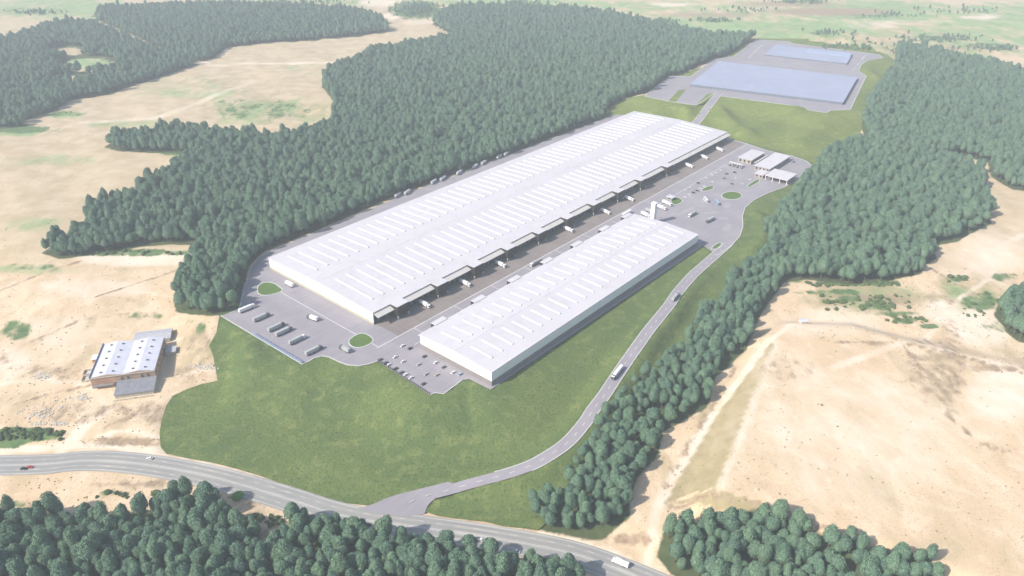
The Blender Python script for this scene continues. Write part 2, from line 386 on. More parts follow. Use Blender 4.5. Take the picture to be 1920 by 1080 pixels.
def dashes(mb, line, off, lateral, wd, dash, gap, start=0):
    s = -start; i = 0
    L = [0]
    for a, b in zip(line, line[1:]): L.append(L[-1] + math.dist(a[:2], b[:2]))
    tot = L[-1]; p = start
    def pt(d):
        k = int(np.searchsorted(L, d)) ; k = min(max(k, 1), len(L) - 1)
        t = (d - L[k - 1]) / (L[k] - L[k - 1]); a, b = line[k - 1], line[k]
        return tuple(a[j] + (b[j] - a[j]) * t for j in range(3))
    while p + dash < tot:
        seg = [pt(p), pt(p + dash / 2), pt(p + dash)]
        ribbon([q[:2] for q in seg], lateral - wd / 2, lateral + wd / 2, [q[2] for q in seg], off, mb)
        p += dash + gap
    return mb

# ------------------------------------------------------------------ sheets of the setting
GRASS_PX = [(412, 591), (406, 623), (392, 648), (400, 668), (408, 714), (378, 720), (350, 730), (324, 742), (312, 760), (304, 785), (299, 812), (301, 838), (312, 851), (345, 858), (400, 868),
            (450, 881), (490, 893), (530, 908), (585, 927), (640, 942), (690, 948), (705, 953), (800, 960), (816, 966), (850, 972), (905, 977), (940, 986), (1009, 994), (1030, 975), (1080, 900),
            (1130, 840), (1180, 790), (1250, 710), (1330, 640), (1385, 570), (1430, 530), (1465, 480), (1470, 420), (1480, 375), (1500, 350), (1530, 330), (1545, 312)]
UPG_PX = [(1545, 312), (1560, 295), (1595, 275), (1612, 255), (1618, 225), (1625, 195), (1640, 165), (1668, 140), (1676, 112), (1650, 96), (1600, 85), (1500, 70), (1480, 72), (1410, 72), (1385, 92), (1360, 110), (1320, 125),
          (1280, 138), (1240, 158), (1210, 178), (1170, 186), (1145, 200), (1132, 222)]
gp = ground(GRASS_PX); ug = ground(UPG_PX)
grass_poly = chaikin(gp, 1)[2:-2]
# near slope closes along the left of the plot; upper slope closes across the plot
grass_poly = gp + [W(664, -60), W(664, 172)] + list(reversed([at(*p) for p in [(452, 568), (460, 535), (470, 505), (484, 485), (510, 470), (590, 437), (770, 361), (980, 281), (1150, 216)]]))[0:9]
up_grass = ug + [W(664, 172), W(664, -60)]
jun_px = [(664, 954), (690, 949), (706, 943), (725, 934), (750, 926), (785, 917.5), (820, 909), (846, 902), (851, 917), (838, 923), (822, 931), (806, 943), (799, 954), (796, 966), (740, 969)]
jun = ground(jun_px)
grass = struct(drape('grass_slope', grass_poly, grass_m, 4, .06, dip=(lambda x, y: inside(jun, x, y), lambda x, y: seg_dist(ar[2:], x, y)[0] < 4.2, lambda x, y: inside(main_poly, x, y) & (seg_dist(main_poly, x, y, True)[0] > .5)))); upg = struct(drape('upper_grass_slope', up_grass, upgrass_m, 7, .10))
yard = struct(drape('yard', main_poly, asphalt, 30, .14, 0.0))
upyard = struct(drape('upper_yard', up_poly, asphalt, 40, .14, ZU))
hwl = spline([(*p, z) for p, z in zip(hw, hw_z)], 4); hxy = [p[:2] for p in hwl]; hz = [p[2] for p in hwl]
highway = struct(ribbon(hxy, -HWW, HWW, hz, .12).build('highway', hw_m))
mk = MB()
for o_ in (-.4, .4, HWW - 1.5, -HWW + 1.5): ribbon(hxy, o_ - .13, o_ + .13, hz, .15, mk)
for o_ in (5.1, -5.1): dashes(mk, hwl, .15, o_, .26, 4, 8)
mk.build('lane_marking', paint, highway)
trk = mat('worn_lane_asphalt', (.245, .24, .23), (.285, .275, .255), .03)
for o_ in (2.9, 6.9, -2.9, -6.9): ribbon(hxy, o_ - 1.0, o_ + 1.0, hz, .135).build('worn_lane', trk, highway)
arl = spline([(*p, z) for p, z in zip(ar, ar_z)], 3); axy = [p[:2] for p in arl]; az = [p[2] for p in arl]
n_j = 20
access = struct(ribbon(axy[8:], -4.6, 4.6, [max(a_, b_) for a_, b_ in zip(az[8:], terrain(np.array(axy)[8:, 0], np.array(axy)[8:, 1]))], .25).build('access_road', asphalt))
jz = -16.0
drape('junction_flare', chaikin(jun, 1), asphalt, 4, .22, parent=access)
mk = MB(); dashes(mk, [(p[0], p[1], max(p[2], zat(p[0], p[1]))) for p in arl], .30, 0, .38, 4.2, 7.4, 14); mk.build('lane_marking', paint, access)
kb = MB(); ribbon(axy[n_j:], 4.45, 5.2, az[n_j:], .38, kb, thick=.3); kb.build('kerb', kerb_m, access)
kb = MB(); ribbon(axy[n_j + 6:], -5.2, -4.45, az[n_j + 6:], .38, kb, thick=.3); kb.build('kerb', kerb_m, access)
ll = spline([(*p, z) for p, z in zip(link, link_z)], 5); lxy = [p[:2] for p in ll]; lz = [p[2] for p in ll]
linkr = struct(ribbon(lxy, -5.5, 5.5, lz, .2).build('link_road', asphalt))
for s_ in (-1, 1): ribbon(lxy, s_ * 5.4, s_ * 6.3, lz, .32, thick=.3).build('kerb', kerb_m, linkr)
def edge_kerb(poly, i0, i1, z, parent, wd=.8):
    p = dens(poly[i0:i1] if i1 else poly[i0:], 12, False)
    return ribbon(p, -wd / 2, wd / 2, [z] * len(p), .30, thick=.3).build('kerb', kerb_m, parent)
edge_kerb(main_poly, 0, 11, 0, yard, 1.0); edge_kerb(main_poly, 11, 15, 0, yard); edge_kerb(main_poly, 18, 36, 0, yard, .9); edge_kerb(main_poly, 36, len(main_poly), 0, yard, .7)
edge_kerb(up_poly + [up_poly[0]], 0, None, ZU, upyard, 1.2)

# apron before the docks, lane lines, bay stripes
def rect_sheet(name, u0, u1, v0, v1, z, m, parent):
    mb = MB(); mb.v = [(*W(u0, v0), z), (*W(u1, v0), z), (*W(u1, v1), z), (*W(u0, v1), z)]; mb.f = [(0, 1, 2, 3)]
    return mb.build(name, m, parent)
rect_sheet('dock_apron', 2, 655, -29.5, -1, .18, apron_m, yard)
mk = MB()
def line(u0, v0, u1, v1, wd, mb, z=.22):
    a, b = W(u0, v0), W(u1, v1); ribbon([a, b], -wd / 2, wd / 2, [z, z], 0, mb)
line(-22, -30, 658, -30, .9, mk); line(2, -49.5, 330, -49.5, .8, mk); line(-20, 130, -20, -30, .7, mk); line(344, -50, 560, -46, .6, mk)
for k in range(7): line(19 + 49 * k, -30, 19 + 49 * k, -49, .6, mk)
mk.build('lane_marking', paint, yard)
mk = MB()
for k in range(130): line(4 + 5 * k, -11, 4 + 5 * k, -28.5, .16, mk)
for k in range(26): line(-27, 150 - 5 * k, -27 - 17, 150 - 5 * k, .14, mk)
mk.build('bay_marking', mat('faded_paint', (.30, .27, .245), (.25, .225, .21), .3), yard)
# car lot bays, front lot and rear lot
mk = MB()
def pxline(a, b, wd, mb, z=.2):
    A_, B_ = at(*a, z), at(*b, z); ribbon([A_, B_], -wd / 2, wd / 2, [z, z], 0, mb)
for k in range(20):
    t = k / 19
    for (x0, y0, x1, y1, dx, dy) in ((716, 681, 800, 735, 9, -5), (742, 671, 852, 724, 9, -5), (790, 660, 868, 701, -9, 5)):
        x, y = x0 + (x1 - x0) * t, y0 + (y1 - y0) * t; pxline((x, y), (x + dx, y + dy), .14, mk)
mk.build('bay_marking', paint, yard)
# pale concrete patches and traffic islands in the lorry court
def island(name, px, m, parent=yard, z=.30, wd=1.0, lawn=True):
    p = [at(*q) for q in px]; p = chaikin(p, 2)
    kb = ribbon(p, -wd / 2, wd / 2, [0] * len(p), .36, closed=True, thick=.3).build('kerb', kerb_m, parent)
    return drape(name, p, m, 8, z, 0.0, parent)
def ell(cx, cy, rx, ry, n=14): return [(cx + rx * math.cos(2 * math.pi * k / n), cy + ry * math.sin(2 * math.pi * k / n)) for k in range(n)]
island('grass_island', [(482, 545), (484, 535), (497, 529), (514, 531), (524, 538), (532, 545), (517, 551), (497, 555), (485, 552)], lawn_m)
island('grass_island', [(653, 640), (660, 632), (680, 623), (700, 634), (699, 642), (685, 650), (668, 653), (656, 648)], lawn_m)
island('grass_island', ell(1372, 367, 19.5, 7.5), lawn_m)
island('grass_island', [(1312, 359), (1322, 351), (1335, 348), (1340, 352), (1330, 358)], lawn_m)
island('grass_island', [(1400, 349), (1412, 340), (1422, 336), (1426, 340), (1412, 348), (1402, 352)], lawn_m)
island('grass_island', [(1262, 372), (1272, 370), (1282, 377), (1272, 383), (1264, 385), (1256, 378)], lawn_m)
island('grass_island', [(1332, 466), (1345, 456), (1352, 455), (1355, 460), (1347, 466), (1338, 468)], lawn_m)
conc_patch = mat('pale_concrete_patch', (.33, .31, .32), (.29, .275, .285), .2)
for px in ([(1310, 377), (1316, 372), (1324, 374), (1324, 379), (1316, 382)], [(1284, 392), (1300, 388), (1304, 391), (1290, 397), (1272, 405), (1268, 402)],
           [(1352, 383), (1368, 380), (1372, 384), (1366, 391), (1358, 390)], [(1352, 431), (1366, 418), (1372, 421), (1370, 430), (1362, 435)], [(1320, 398), (1347, 396), (1348, 400), (1322, 402)], [(1342, 409), (1364, 407), (1366, 411), (1346, 412)]):
    drape('concrete_patch', chaikin([at(*q) for q in px], 1), conc_patch, 8, .20, 0.0, yard)
# markings and green verges of the upper yard
def up_sheet(name, px, m, off, parent=upyard): return drape(name, [at(*p, ZU) for p in px], m, 20, off, ZU, parent)
for px in (cr([(360, 488), (430, 415), (478, 412), (408, 492)], 1150, 50, 3.49), cr([(545, 510), (620, 437), (662, 440), (585, 505)], 1150, 50, 3.49)): up_sheet('grass_verge', px, upgrass_m, .2)
mk = MB()
for a, b, wd in (((885, 205), (978, 115), 1.0), ((1640, 195), (1600, 250), 1.0), ((480, 382), (1500, 510), .8), ((700, 215), (1600, 300), .7), ((1570, 280), (1655, 185), .6)):
    p, q = cr([a, b], 1150, 50, 3.49); P_, Q_ = at(*p, ZU), at(*q, ZU); ribbon([P_, Q_], -wd / 2, wd / 2, [ZU, ZU], .2, mk)
mk.build('lane_marking', paint, upyard)
for c_ in ((590, 397), (780, 418), (985, 440), (1185, 468), (1390, 496)):
    p = cr([(c_[0] - 18, c_[1] - 5), (c_[0] + 14, c_[1] - 4), (c_[0] + 22, c_[1] + 3), (c_[0] - 10, c_[1] + 3)], 1150, 50, 3.49); up_sheet('ramp_pad', p, conc_patch, .22)

# ------------------------------------------------------------------ the land itself
def axis_pts(lo, a, b, hi, s, g=1.09):
    c = list(np.arange(a, b + s, s)); d = s; q = c[-1]
    while q < hi: d *= g; q += d; c.append(q)
    d = s; q = c[0]
    while q > lo: d *= g; q -= d; c.insert(0, q)
    return np.array(c)
gx = axis_pts(-5000, -520, 560, 5000, 3.6, 1.05); gy = axis_pts(-1200, 270, 1050, 9000, 3.6, 1.028)
X, Y = np.meshgrid(gx, gy); Z = terrain(X.ravel(), Y.ravel())
xr, yr = X.ravel(), Y.ravel()
sink = inside(grass_poly, xr, yr) | inside(up_grass, xr, yr) | inside(main_poly, xr, yr) | inside(up_poly, xr, yr)
dh, _ = seg_dist(hxy[::6] + [hxy[-1]], xr, yr); sink2 = dh < HWW - .5
Zs = Z - np.where(sink, 1.3, 0) - np.where(sink2 & ~sink, .35, 0)
px_, py_, dep_ = proj(xr, yr, Z); px_ = np.where(dep_ > 1, px_, -9999.0)
def blob(lst):
    m = np.zeros(xr.shape)
    for cx, cy, rx, ry, s in lst:
        q = np.hypot((px_ - cx) / rx, (py_ - cy) / ry); m = np.maximum(m, s * (1 - smooth((q - .45) / .75)))
    return m
def stripe(px, wd, s):
    d, _ = seg_dist(ground(px), xr, yr); return s * (1 - smooth((d - wd * .6) / (wd * .8)))
green = blob([(40, 815, 95, 16, 1), (0, 830, 60, 14, 1), (30, 620, 38, 24, .6), (270, 592, 60, 9, .45), (50, 500, 90, 9, .6), (250, 474, 130, 9, .75), (30, 243, 90, 9, .8), (110, 213, 70, 7, .7), (345, 286, 60, 6, .9), (480, 205, 140, 26, .40),
              (1600, 90, 90, 7, .6), (1620, 30, 60, 4, .6), (1760, 70, 70, 7, .55), (1850, 85, 80, 6, .6), (1500, 3, 60, 5, .8), (1340, 38, 40, 5, .6), (780, 18, 60, 20, 1), (60, 20, 90, 9, .45), (1540, 62, 40, 6, .6),
              (1620, 530, 90, 9, .9), (1590, 560, 30, 9, .85), (1640, 575, 45, 9, .85), (1700, 600, 30, 8, .85), (1740, 612, 22, 6, .8), (1840, 565, 50, 22, .6), (1890, 610, 50, 16, .7), (1795, 522, 26, 9, .8), (1480, 528, 40, 5, .6), (365, 612, 22, 22, .45), (1560, 548, 90, 7, .75), (1670, 588, 60, 7, .8), (1790, 545, 40, 12, .5),  (1900, 520, 60, 10, .5),
              (1370, 1062, 26, 10, 1), (750, 1012, 45, 9, .95), (570, 985, 40, 14, .5), (210, 925, 40, 7, .6), (440, 930, 12, 6, .8), (1260, 1055, 16, 12, .4), (1820, 295, 60, 6, .5), (20, 945, 40, 8, .5), (1500, 585, 30, 6, .3), (180, 835, 40, 4, .4)])
brown = blob([(215, 768, 45, 12, .6), (130, 700, 60, 18, .48), (60, 690, 50, 8, .42), (370, 640, 25, 40, .4), (320, 780, 30, 20, .5), (240, 828, 85, 10, 1), (285, 775, 55, 22, .6), (365, 700, 45, 20, .45), (270, 908, 110, 8, .75), (480, 955, 45, 22, .7), (1785, 690, 30, 90, .5), (1750, 700, 60, 60, .48), (120, 775, 70, 22, .55), (1185, 1012, 60, 14, .75), (1560, 22, 140, 9, .95), (1480, 8, 120, 6, .7), (1330, 28, 120, 7, .6),
              (10, 670, 20, 12, .6), (1600, 560, 60, 12, .55), (1680, 560, 60, 14, .4), (1760, 640, 60, 8, .5), (1860, 690, 80, 7, .6), (60, 950, 40, 14, .5), (500, 1000, 30, 18, .7), (1480, 690, 60, 30, .2), (260, 560, 40, 8, .3), (1800, 90, 80, 6, .5), (1780, 560, 60, 20, .3)])
pale = blob([(1840, 610, 80, 45, .95), (1880, 740, 80, 60, .9), (1770, 585, 50, 30, .8), (1560, 605, 130, 35, .5), (1850, 480, 100, 60, .55), (20, 680, 45, 40, .6), (260, 485, 140, 18, .9), (180, 540, 130, 20, .55), (110, 620, 80, 40, .45), (1600, 820, 260, 150, .46), (1480, 700, 90, 70, .42),
             (720, 5, 60, 10, .8), (735, 30, 22, 8, .9), (790, 42, 50, 8, .5), (1640, 45, 70, 10, .4), (1840, 32, 40, 5, .9), (1260, 8, 50, 5, .7), (1800, 300, 60, 6, .4)])
pale = np.maximum.reduce([pale, stripe([(1213, 1066), (1222, 1010), (1232, 950), (1262, 895), (1340, 772), (1440, 640), (1500, 606)], 3.2, .9), stripe([(115, 845), (150, 808), (200, 770)], 5, .9),
                          stripe([(0, 39), (110, 37), (150, 36), (190, 52), (260, 78), (330, 102), (392, 121)], 6, 1.2), stripe([(392, 121), (480, 120), (640, 118)], 8, .8), stripe([(150, 230), (300, 220), (400, 180), (470, 155)], 9, .5),
                          stripe([(700, 945), (560, 907), (450, 876), (330, 852), (200, 833), (110, 838), (0, 846)], 4, .9), stripe([(310, 848), (305, 820), (240, 806), (180, 818)], 2.5, .8), stripe([(1560, 690), (1700, 640), (1920, 694)], 4, .6), stripe([(1015, 999), (1080, 1015), (1180, 1052)], 3.5, .9)])
tan = np.clip(np.maximum(smooth((560 - py_) / 150) * .9, blob([(600, 160, 400, 120, 1)])), 0, 1) * np.where(px_ > 1250, .65, 1)
tan = np.where(dep_ < 1, .6, tan)
olive = blob([(500, 205, 130, 32, .62), (1330, 800, 26, 60, .5), (420, 160, 100, 20, .35), (1700, 80, 300, 40, .55), (1400, 60, 300, 40, .45), (1770, 700, 45, 70, .45), (60, 700, 50, 30, .4), (200, 600, 120, 20, .25), (1620, 560, 130, 34, .85), (1800, 560, 90, 50, .6), (370, 655, 40, 60, .5), (1400, 1035, 60, 12, .4), (1450, 1000, 120, 30, .25), (1280, 1040, 30, 20, .4), (120, 100, 200, 60, .4)])
slope_poly = ground([(1252, 935), (1262, 908), (1330, 800), (1400, 700), (1445, 640), (1452, 646), (1405, 768), (1347, 912), (1300, 922)])
sd_ = poly_dist(slope_poly, xr, yr); olive = np.maximum(olive, 1.5 * (1 - smooth(sd_ / 1.5)))
olive = np.maximum(olive, 1.3 * (1 - smooth(poly_dist(ground([(1262, 938), (1345, 922), (1480, 965), (1440, 975), (1380, 955)]), xr, yr) / 3)))
brown = np.maximum.reduce([brown] + [stripe(q, w_, a_) for q, w_, a_ in (([(183, 556), (260, 530), (330, 508), (370, 500)], 1.6, .8), ([(0, 545), (60, 520), (150, 490)], 1.8, .6), ([(1590, 640), (1700, 644), (1780, 662), (1920, 700)], 1.6, .75), ([(1700, 655), (1745, 720), (1790, 790), (1835, 830), (1900, 850)], 1.8, .7),
         ([(1380, 690), (1300, 820), (1245, 910)], 2.0, .5), ([(60, 640), (150, 600), (260, 585)], 1.5, .55), ([(20, 760), (110, 735), (180, 720)], 1.4, .6), ([(1500, 612), (1560, 640), (1700, 650)], 1.0, .6), ([(1250, 946), (1345, 926), (1480, 965), (1620, 1010)], 2.0, .7), ([(1740, 500), (1840, 560), (1900, 610)], 1.5, .6), ([(330, 760), (250, 780), (200, 800)], 1.5, .7))])
pale = np.maximum.reduce([pale] + [stripe(q, w_, a_) for q, w_, a_ in (([(1349, 915), (1408, 770), (1458, 640)], 3.0, .6), ([(0, 720), (90, 712), (170, 722), (200, 760)], 2.2, .7), ([(330, 705), (400, 690)], 2.0, .7), ([(1860, 520), (1800, 560), (1730, 640)], 3, .7), ([(1920, 440), (1860, 470), (1790, 530)], 4, .6), ([(100, 560), (250, 545), (350, 560)], 3, .5))])
# ---- woods: outlines of the ground the trees stand on
WOODS = {
 'big': [(84, 474), (117, 484), (211, 471), (262, 461), (319, 457), (385, 458), (360, 490), (338, 530), (330, 565), (336, 583), (390, 590), (418, 588), (446, 574), (452, 555), (462, 500), (490, 472), (590, 432), (740, 366), (980, 279), (1130, 225), (1138, 205),
         (1170, 184), (1207, 176), (1240, 154), (1290, 132), (1373, 100), (1412, 74), (1330, 70), (1250, 56), (1180, 38), (1100, 25), (960, 18), (845, 20), (812, 45), (862, 72), (775, 88), (695, 98), (682, 115), (610, 140), (606, 162), (628, 190), (625, 238), (572, 254), (516, 268),
         (469, 259), (398, 254), (337, 248), (281, 255), (228, 261), (198, 275), (225, 283), (328, 286), (372, 292), (328, 316), (312, 339), (266, 350), (260, 372), (214, 378), (172, 397), (166, 418), (162, 437), (110, 455)],
 'far_left': [(-300, 260), (0, 241), (43, 237), (53, 224), (106, 205), (135, 187), (207, 176), (265, 155), (371, 121), (330, 110), (260, 88), (205, 62), (170, 46), (90, 52), (30, 76), (-200, 90)],
 'far_top': [(372, 116), (400, 110), (424, 89), (483, 82), (609, 73), (731, 60), (715, 36), (656, 23), (539, 16), (398, 13), (190, 20), (180, 38), (215, 52), (270, 78), (335, 102)],
 'right': [(1505, 336), (1530, 316), (1548, 296), (1592, 277), (1622, 252), (1618, 236), (1626, 200), (1642, 168), (1672, 140), (1680, 118), (1682, 88), (1750, 102), (1830, 122), (1920, 138), (2250, 190), (2250, 420), (1920, 357), (1899, 354), (1862, 332), (1856, 305), (1800, 290), (1742, 290), (1745, 302),
           (1800, 312), (1842, 325), (1843, 352), (1836, 364), (1852, 385), (1853, 419), (1793, 450), (1742, 462), (1752, 484), (1728, 497), (1725, 512), (1652, 527), (1590, 532), (1510, 522), (1465, 528), (1450, 550), (1420, 590), (1394, 655), (1335, 706), (1322, 762), (1241, 805), (1224, 856), (1190, 894),
           (1173, 935), (1173, 968), (1122, 1009), (1024, 990), (972, 957), (985, 940), (1040, 918), (1090, 860), (1118, 812), (1140, 778), (1188, 715), (1230, 692), (1282, 662), (1295, 622), (1365, 545), (1400, 505), (1440, 472), (1432, 440), (1455, 405), (1478, 368)],
 'near_left': [(-130, 965), (30, 966), (112, 962), (140, 975), (200, 972), (240, 962), (285, 965), (318, 950), (345, 936), (400, 938), (442, 965), (478, 990), (480, 1030), (500, 1045), (535, 1000), (560, 976), (610, 982), (650, 992), (700, 1008), (780, 1018), (850, 1026), (900, 1036), (960, 1048), (1030, 1066), (1090, 1090), (1100, 1210), (-130, 1210)],
 'near_right': [(1240, 1042), (1250, 1003), (1290, 988), (1350, 978), (1400, 964), (1450, 968), (1490, 988), (1540, 1008), (1600, 1016), (1620, 1036), (1690, 1046), (1737, 1050), (1750, 1080), (1790, 1120), (1800, 1210), (1330, 1210), (1300, 1090), (1262, 1070)],
 'right_edge': [(1868, 590), (1880, 560), (1910, 550), (2050, 520), (2100, 640), (1912, 640), (1890, 620)],
}
wood_w = {k: ground(p) for k, p in WOODS.items()}
wfloor = np.zeros(xr.shape)
for k, p in wood_w.items(): wfloor = np.maximum(wfloor, np.where(inside(p, xr, yr), 1.0, .8 * (1 - smooth(seg_dist(p, xr, yr, True)[0] / 6))))
for c_ in ((165, 122, 58, 15), (128, 97, 33, 9), (140, 150, 42, 8)): wfloor = wfloor * smooth((np.hypot((px_ - c_[0]) / c_[2], (py_ - c_[1]) / c_[3]) - .7) / .3)
me = bpy.data.meshes.new('ground')
nx_, ny_ = len(gx), len(gy)
idx = np.arange(nx_ * ny_).reshape(ny_, nx_)
quads = np.stack([idx[:-1, :-1], idx[:-1, 1:], idx[1:, 1:], idx[1:, :-1]], -1).reshape(-1, 4)
me.vertices.add(nx_ * ny_); me.vertices.foreach_set('co', np.stack([xr, yr, Zs], 1).ravel())
me.loops.add(quads.size); me.loops.foreach_set('vertex_index', quads.ravel())
me.polygons.add(len(quads)); me.polygons.foreach_set('loop_start', np.arange(0, quads.size, 4)); me.polygons.foreach_set('loop_total', np.full(len(quads), 4))
me.update(); me.polygons.foreach_set('use_smooth', np.ones(len(quads), bool))
meadow = blob([(350, 170, 130, 18, .45), (250, 232, 110, 10, .42), (100, 300, 130, 12, .32), (560, 130, 80, 10, .35), (60, 420, 60, 20, .3), (1640, 560, 130, 28, .45), (1830, 560, 80, 40, .45), (1380, 30, 500, 40, .45), (700, 5, 500, 8, .5), (1310, 45, 140, 22, .8), (1480, 55, 220, 26, .75), (1640, 22, 200, 26, .85), (1850, 60, 200, 50, .62), (1900, 25, 180, 25, .7), (110, 15, 180, 26, .7), (950, 5, 220, 8, .8), (1200, 10, 200, 10, .6), (500, 208, 130, 30, .5), (165, 118, 60, 16, .8), (20, 245, 80, 12, .8), (110, 214, 70, 9, .7), (345, 287, 60, 7, .7), (560, 3, 240, 8, .6), (300, 150, 100, 12, .3), (1820, 295, 70, 8, .7), (250, 477, 140, 10, .6), (60, 505, 90, 12, .6), (1700, 100, 200, 25, .5)])
for nm, ch in (('mask', (green, brown, pale, meadow)), ('mask2', (tan, olive, wfloor, np.ones(len(xr))))):
    at_ = me.attributes.new(nm, 'FLOAT_COLOR', 'POINT'); at_.data.foreach_set('color', np.stack([*ch], 1).ravel())
me.materials.append(earth); me.validate()
struct(obj('ground', me))
#@@PART2

# ------------------------------------------------------------------ long warehouse
ORD = ['first', 'second', 'third', 'fourth', 'fifth', 'sixth', 'seventh', 'eighth', 'ninth', 'tenth', 'eleventh', 'twelfth', 'thirteenth']
def warehouse(name, label, u0, v0, L, Wd, hgt, rise, plinth_h, plinth_m):
    root = empty(name, (*W(u0, v0), .14), ANG, label, 'warehouse'); m = Wd / 2
    MB().prism([(0, plinth_h), (Wd, plinth_h), (Wd, hgt - .05), (m, hgt + rise - .05), (0, hgt - .05)], 0, L).build('wall', wall_w, root)
    MB().box(-.25, L + .25, -.25, Wd + .25, 0, plinth_h - .02).build('base_wall', plinth_m, root)
    for s in (0, 1):
        y0, y1 = (0 - .4, m) if s == 0 else (Wd + .4, m)
        k = rise / m * .4
        MB().prism([(y0, hgt - k), (y1, hgt + rise), (y1, hgt + rise + .3), (y0, hgt + .3 - k)], -.4, L + .4).build('roof_slope', roof_w, root)
    MB().prism([(m - 1.1, hgt + rise + .28), (m + 1.1, hgt + rise + .28), (m, hgt + rise + .5)], -.5, L + .5).build('ridge_cap', roof_w, root)
    for s in (-.45, Wd + .15): MB().box(-.45, L + .45, s, s + .3, hgt - .5, hgt + .35).build('gutter', wall_w, root)
    return root
def skylights(root, Wd, hgt, rise, rows, x0, pitch, n, wd=2.5):
    m = Wd / 2
    for y0, y1 in rows:
        f = lambda y: hgt + .28 + rise * (1 - abs(y - m) / m)
        mb = MB(); prof = [(-wd / 2, 0), (-wd / 2, .4), (-wd / 4, .75), (wd / 4, .75), (wd / 2, .4), (wd / 2, 0)]
        b = 0
        for y in (y0, y1): mb.v += [(px, y, f(y) + pz) for px, pz in prof]
        q = len(prof); mb.f += [tuple(range(q)), tuple(range(2 * q - 1, q - 1, -1))] + [(i, q + i, q + (i + 1) % q, (i + 1) % q) for i in range(q)]
        me_ = mb.mesh('skylight', skyl)
        for k in range(n): obj('skylight', me_, root, (x0 + pitch * k, 0, 0))
wh = warehouse('long_warehouse', 'longest white-roofed warehouse with two rows of skylight strips and dark dock portals', 0, 0, 652, 156, 12, 2.4, 2.4, plinth_y)
skylights(wh, 156, 12, 2.4, ((16.5, 68.3), (96.8, 143.5)), 14.5, 12.3, 52)
def dock_side(root, y, sgn, L, starts, pw, depth, hgt, cz, cd, drop, portal_m):
    """canopies, portals and doors along a dock side; sgn: outward direction in y"""
    def yb(a, b): a, b = y + sgn * a, y + sgn * b; return min(a, b), max(a, b)
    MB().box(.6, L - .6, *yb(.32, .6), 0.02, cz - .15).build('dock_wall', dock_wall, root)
    MB().box(.3, L - .3, *yb(.02, .5), cz + .1, hgt - .52).build('flashing', rust_m, root)
    dm = MB().box(-1.9, 1.9, -.12, .12, 1.1, 5.2).mesh('dock_door', door_m)
    pm = None; x = 1.0
    y_f = y + sgn * (depth - .6)
    for s in starts:
        p = MB().box(s, s + pw, *yb(.62, depth), 3.4, hgt + .45).build('dock_portal', portal_m, root)
        MB().box(s - .1, s + pw + .1, *yb(-.2, depth + .1), hgt + .47, hgt + .8).build('portal_roof', roof_w, p)
        for cx_ in (s + .7, s + pw - .7): MB().box(cx_ - .45, cx_ + .45, y_f - .45, y_f + .45, 0, 3.38).build('column', canopy_m, p)
    ends = [0.5] + [s + pw + .15 for s in starts]; beg = [s - .15 for s in starts] + [L - .5]
    for a, b in zip(ends, beg):
        if b - a < 3: continue
        MB().prism([(y + sgn * .52, cz), (y + sgn * cd, cz - drop), (y + sgn * cd, cz - drop + .4), (y + sgn * .52, cz + .4)], a, b).build('canopy', canopy_m, root)
        n = int((b - a) / 6.2)
        for k in range(n): obj('dock_door', dm, root, (a + (b - a) * (k + .5) / n, y + sgn * .7, 0))
dock_side(wh, 0, -1, 652, [19.2, 67.9, 116.2, 164.6, 213.6, 262.6, 311.8, 360.6, 409.6, 471], 13.4, 10, 12, 10.6, 6.2, 1.9, dark_clad)
sw = warehouse('side_warehouse', 'shorter white-roofed warehouse with dark base wall above the grass slope', 2, -136, 318, 79, 13, 1.7, 4.4, plinth_g)
skylights(sw, 79, 13, 1.7, ((11.5, 33.5), (44.5, 67)), 13.5, 12.3, 25, 2.1)
dock_side(sw, 79, 1, 318, [17.6 + 48.3 * k for k in range(6)] + [302], 14, 5.5, 13, 11.6, 3.2, 1.2, dark_clad)

def flat_building(name, label, u0, u1, v0, v1, h, over=.8, wallm=wall_w, roofm=roof_w, z=.14, dooru=True):
    r = empty(name, (*W(u0, v0), z), ANG, label, 'building'); L, Wd = u1 - u0, v1 - v0
    MB().box(0, L, 0, Wd, 0, h).build('wall', wallm, r)
    MB().box(-over, L + over, -over, Wd + over, h + .02, h + .7).build('roof', roofm, r)
    n = max(2, int(L / 5)); wm = MB().box(-1.3, 1.3, -.07, .07, 1.2, h - 1).mesh('window', glass)
    for k in range(n): obj('window', wm, r, (L * (k + .5) / n, -.06, 0))
    wm = MB().box(-.07, .07, -1.2, 1.2, 1.2, h - 1).mesh('window', glass); n = max(1, int(Wd / 5))
    for k in range(n): obj('window', wm, r, (-.06, Wd * (k + .5) / n, 0))
    return r
bwall = mat('beige_wall', (.40, .35, .29), (.34, .3, .25), .3)
flat_building('office_building', 'flat white-roofed support building nearest the long warehouse end', 582, 622, -71, -53, 5.6, wallm=bwall)
pg = empty('covered_walkway', (*W(583, -77), .14), ANG, 'narrow pale covered walkway between the two flat-roofed support buildings', 'walkway')
MB().box(0, 38, 0, 2.2, 3.2, 3.6).build('roof', canopy_m, pg)
for k in range(7): MB().box(.5 + 6 * k, .9 + 6 * k, .9, 1.3, 0, 3.18).build('column', steel, pg)
flat_building('canteen_building', 'largest flat white-roofed support building behind the car lot', 568, 630, -103, -83, 5.6, wallm=bwall)
flat_building('gate_office', 'small square white-roofed building beside the entrance canopy', 544, 560, -105, -94.5, 4.6, wallm=bwall)
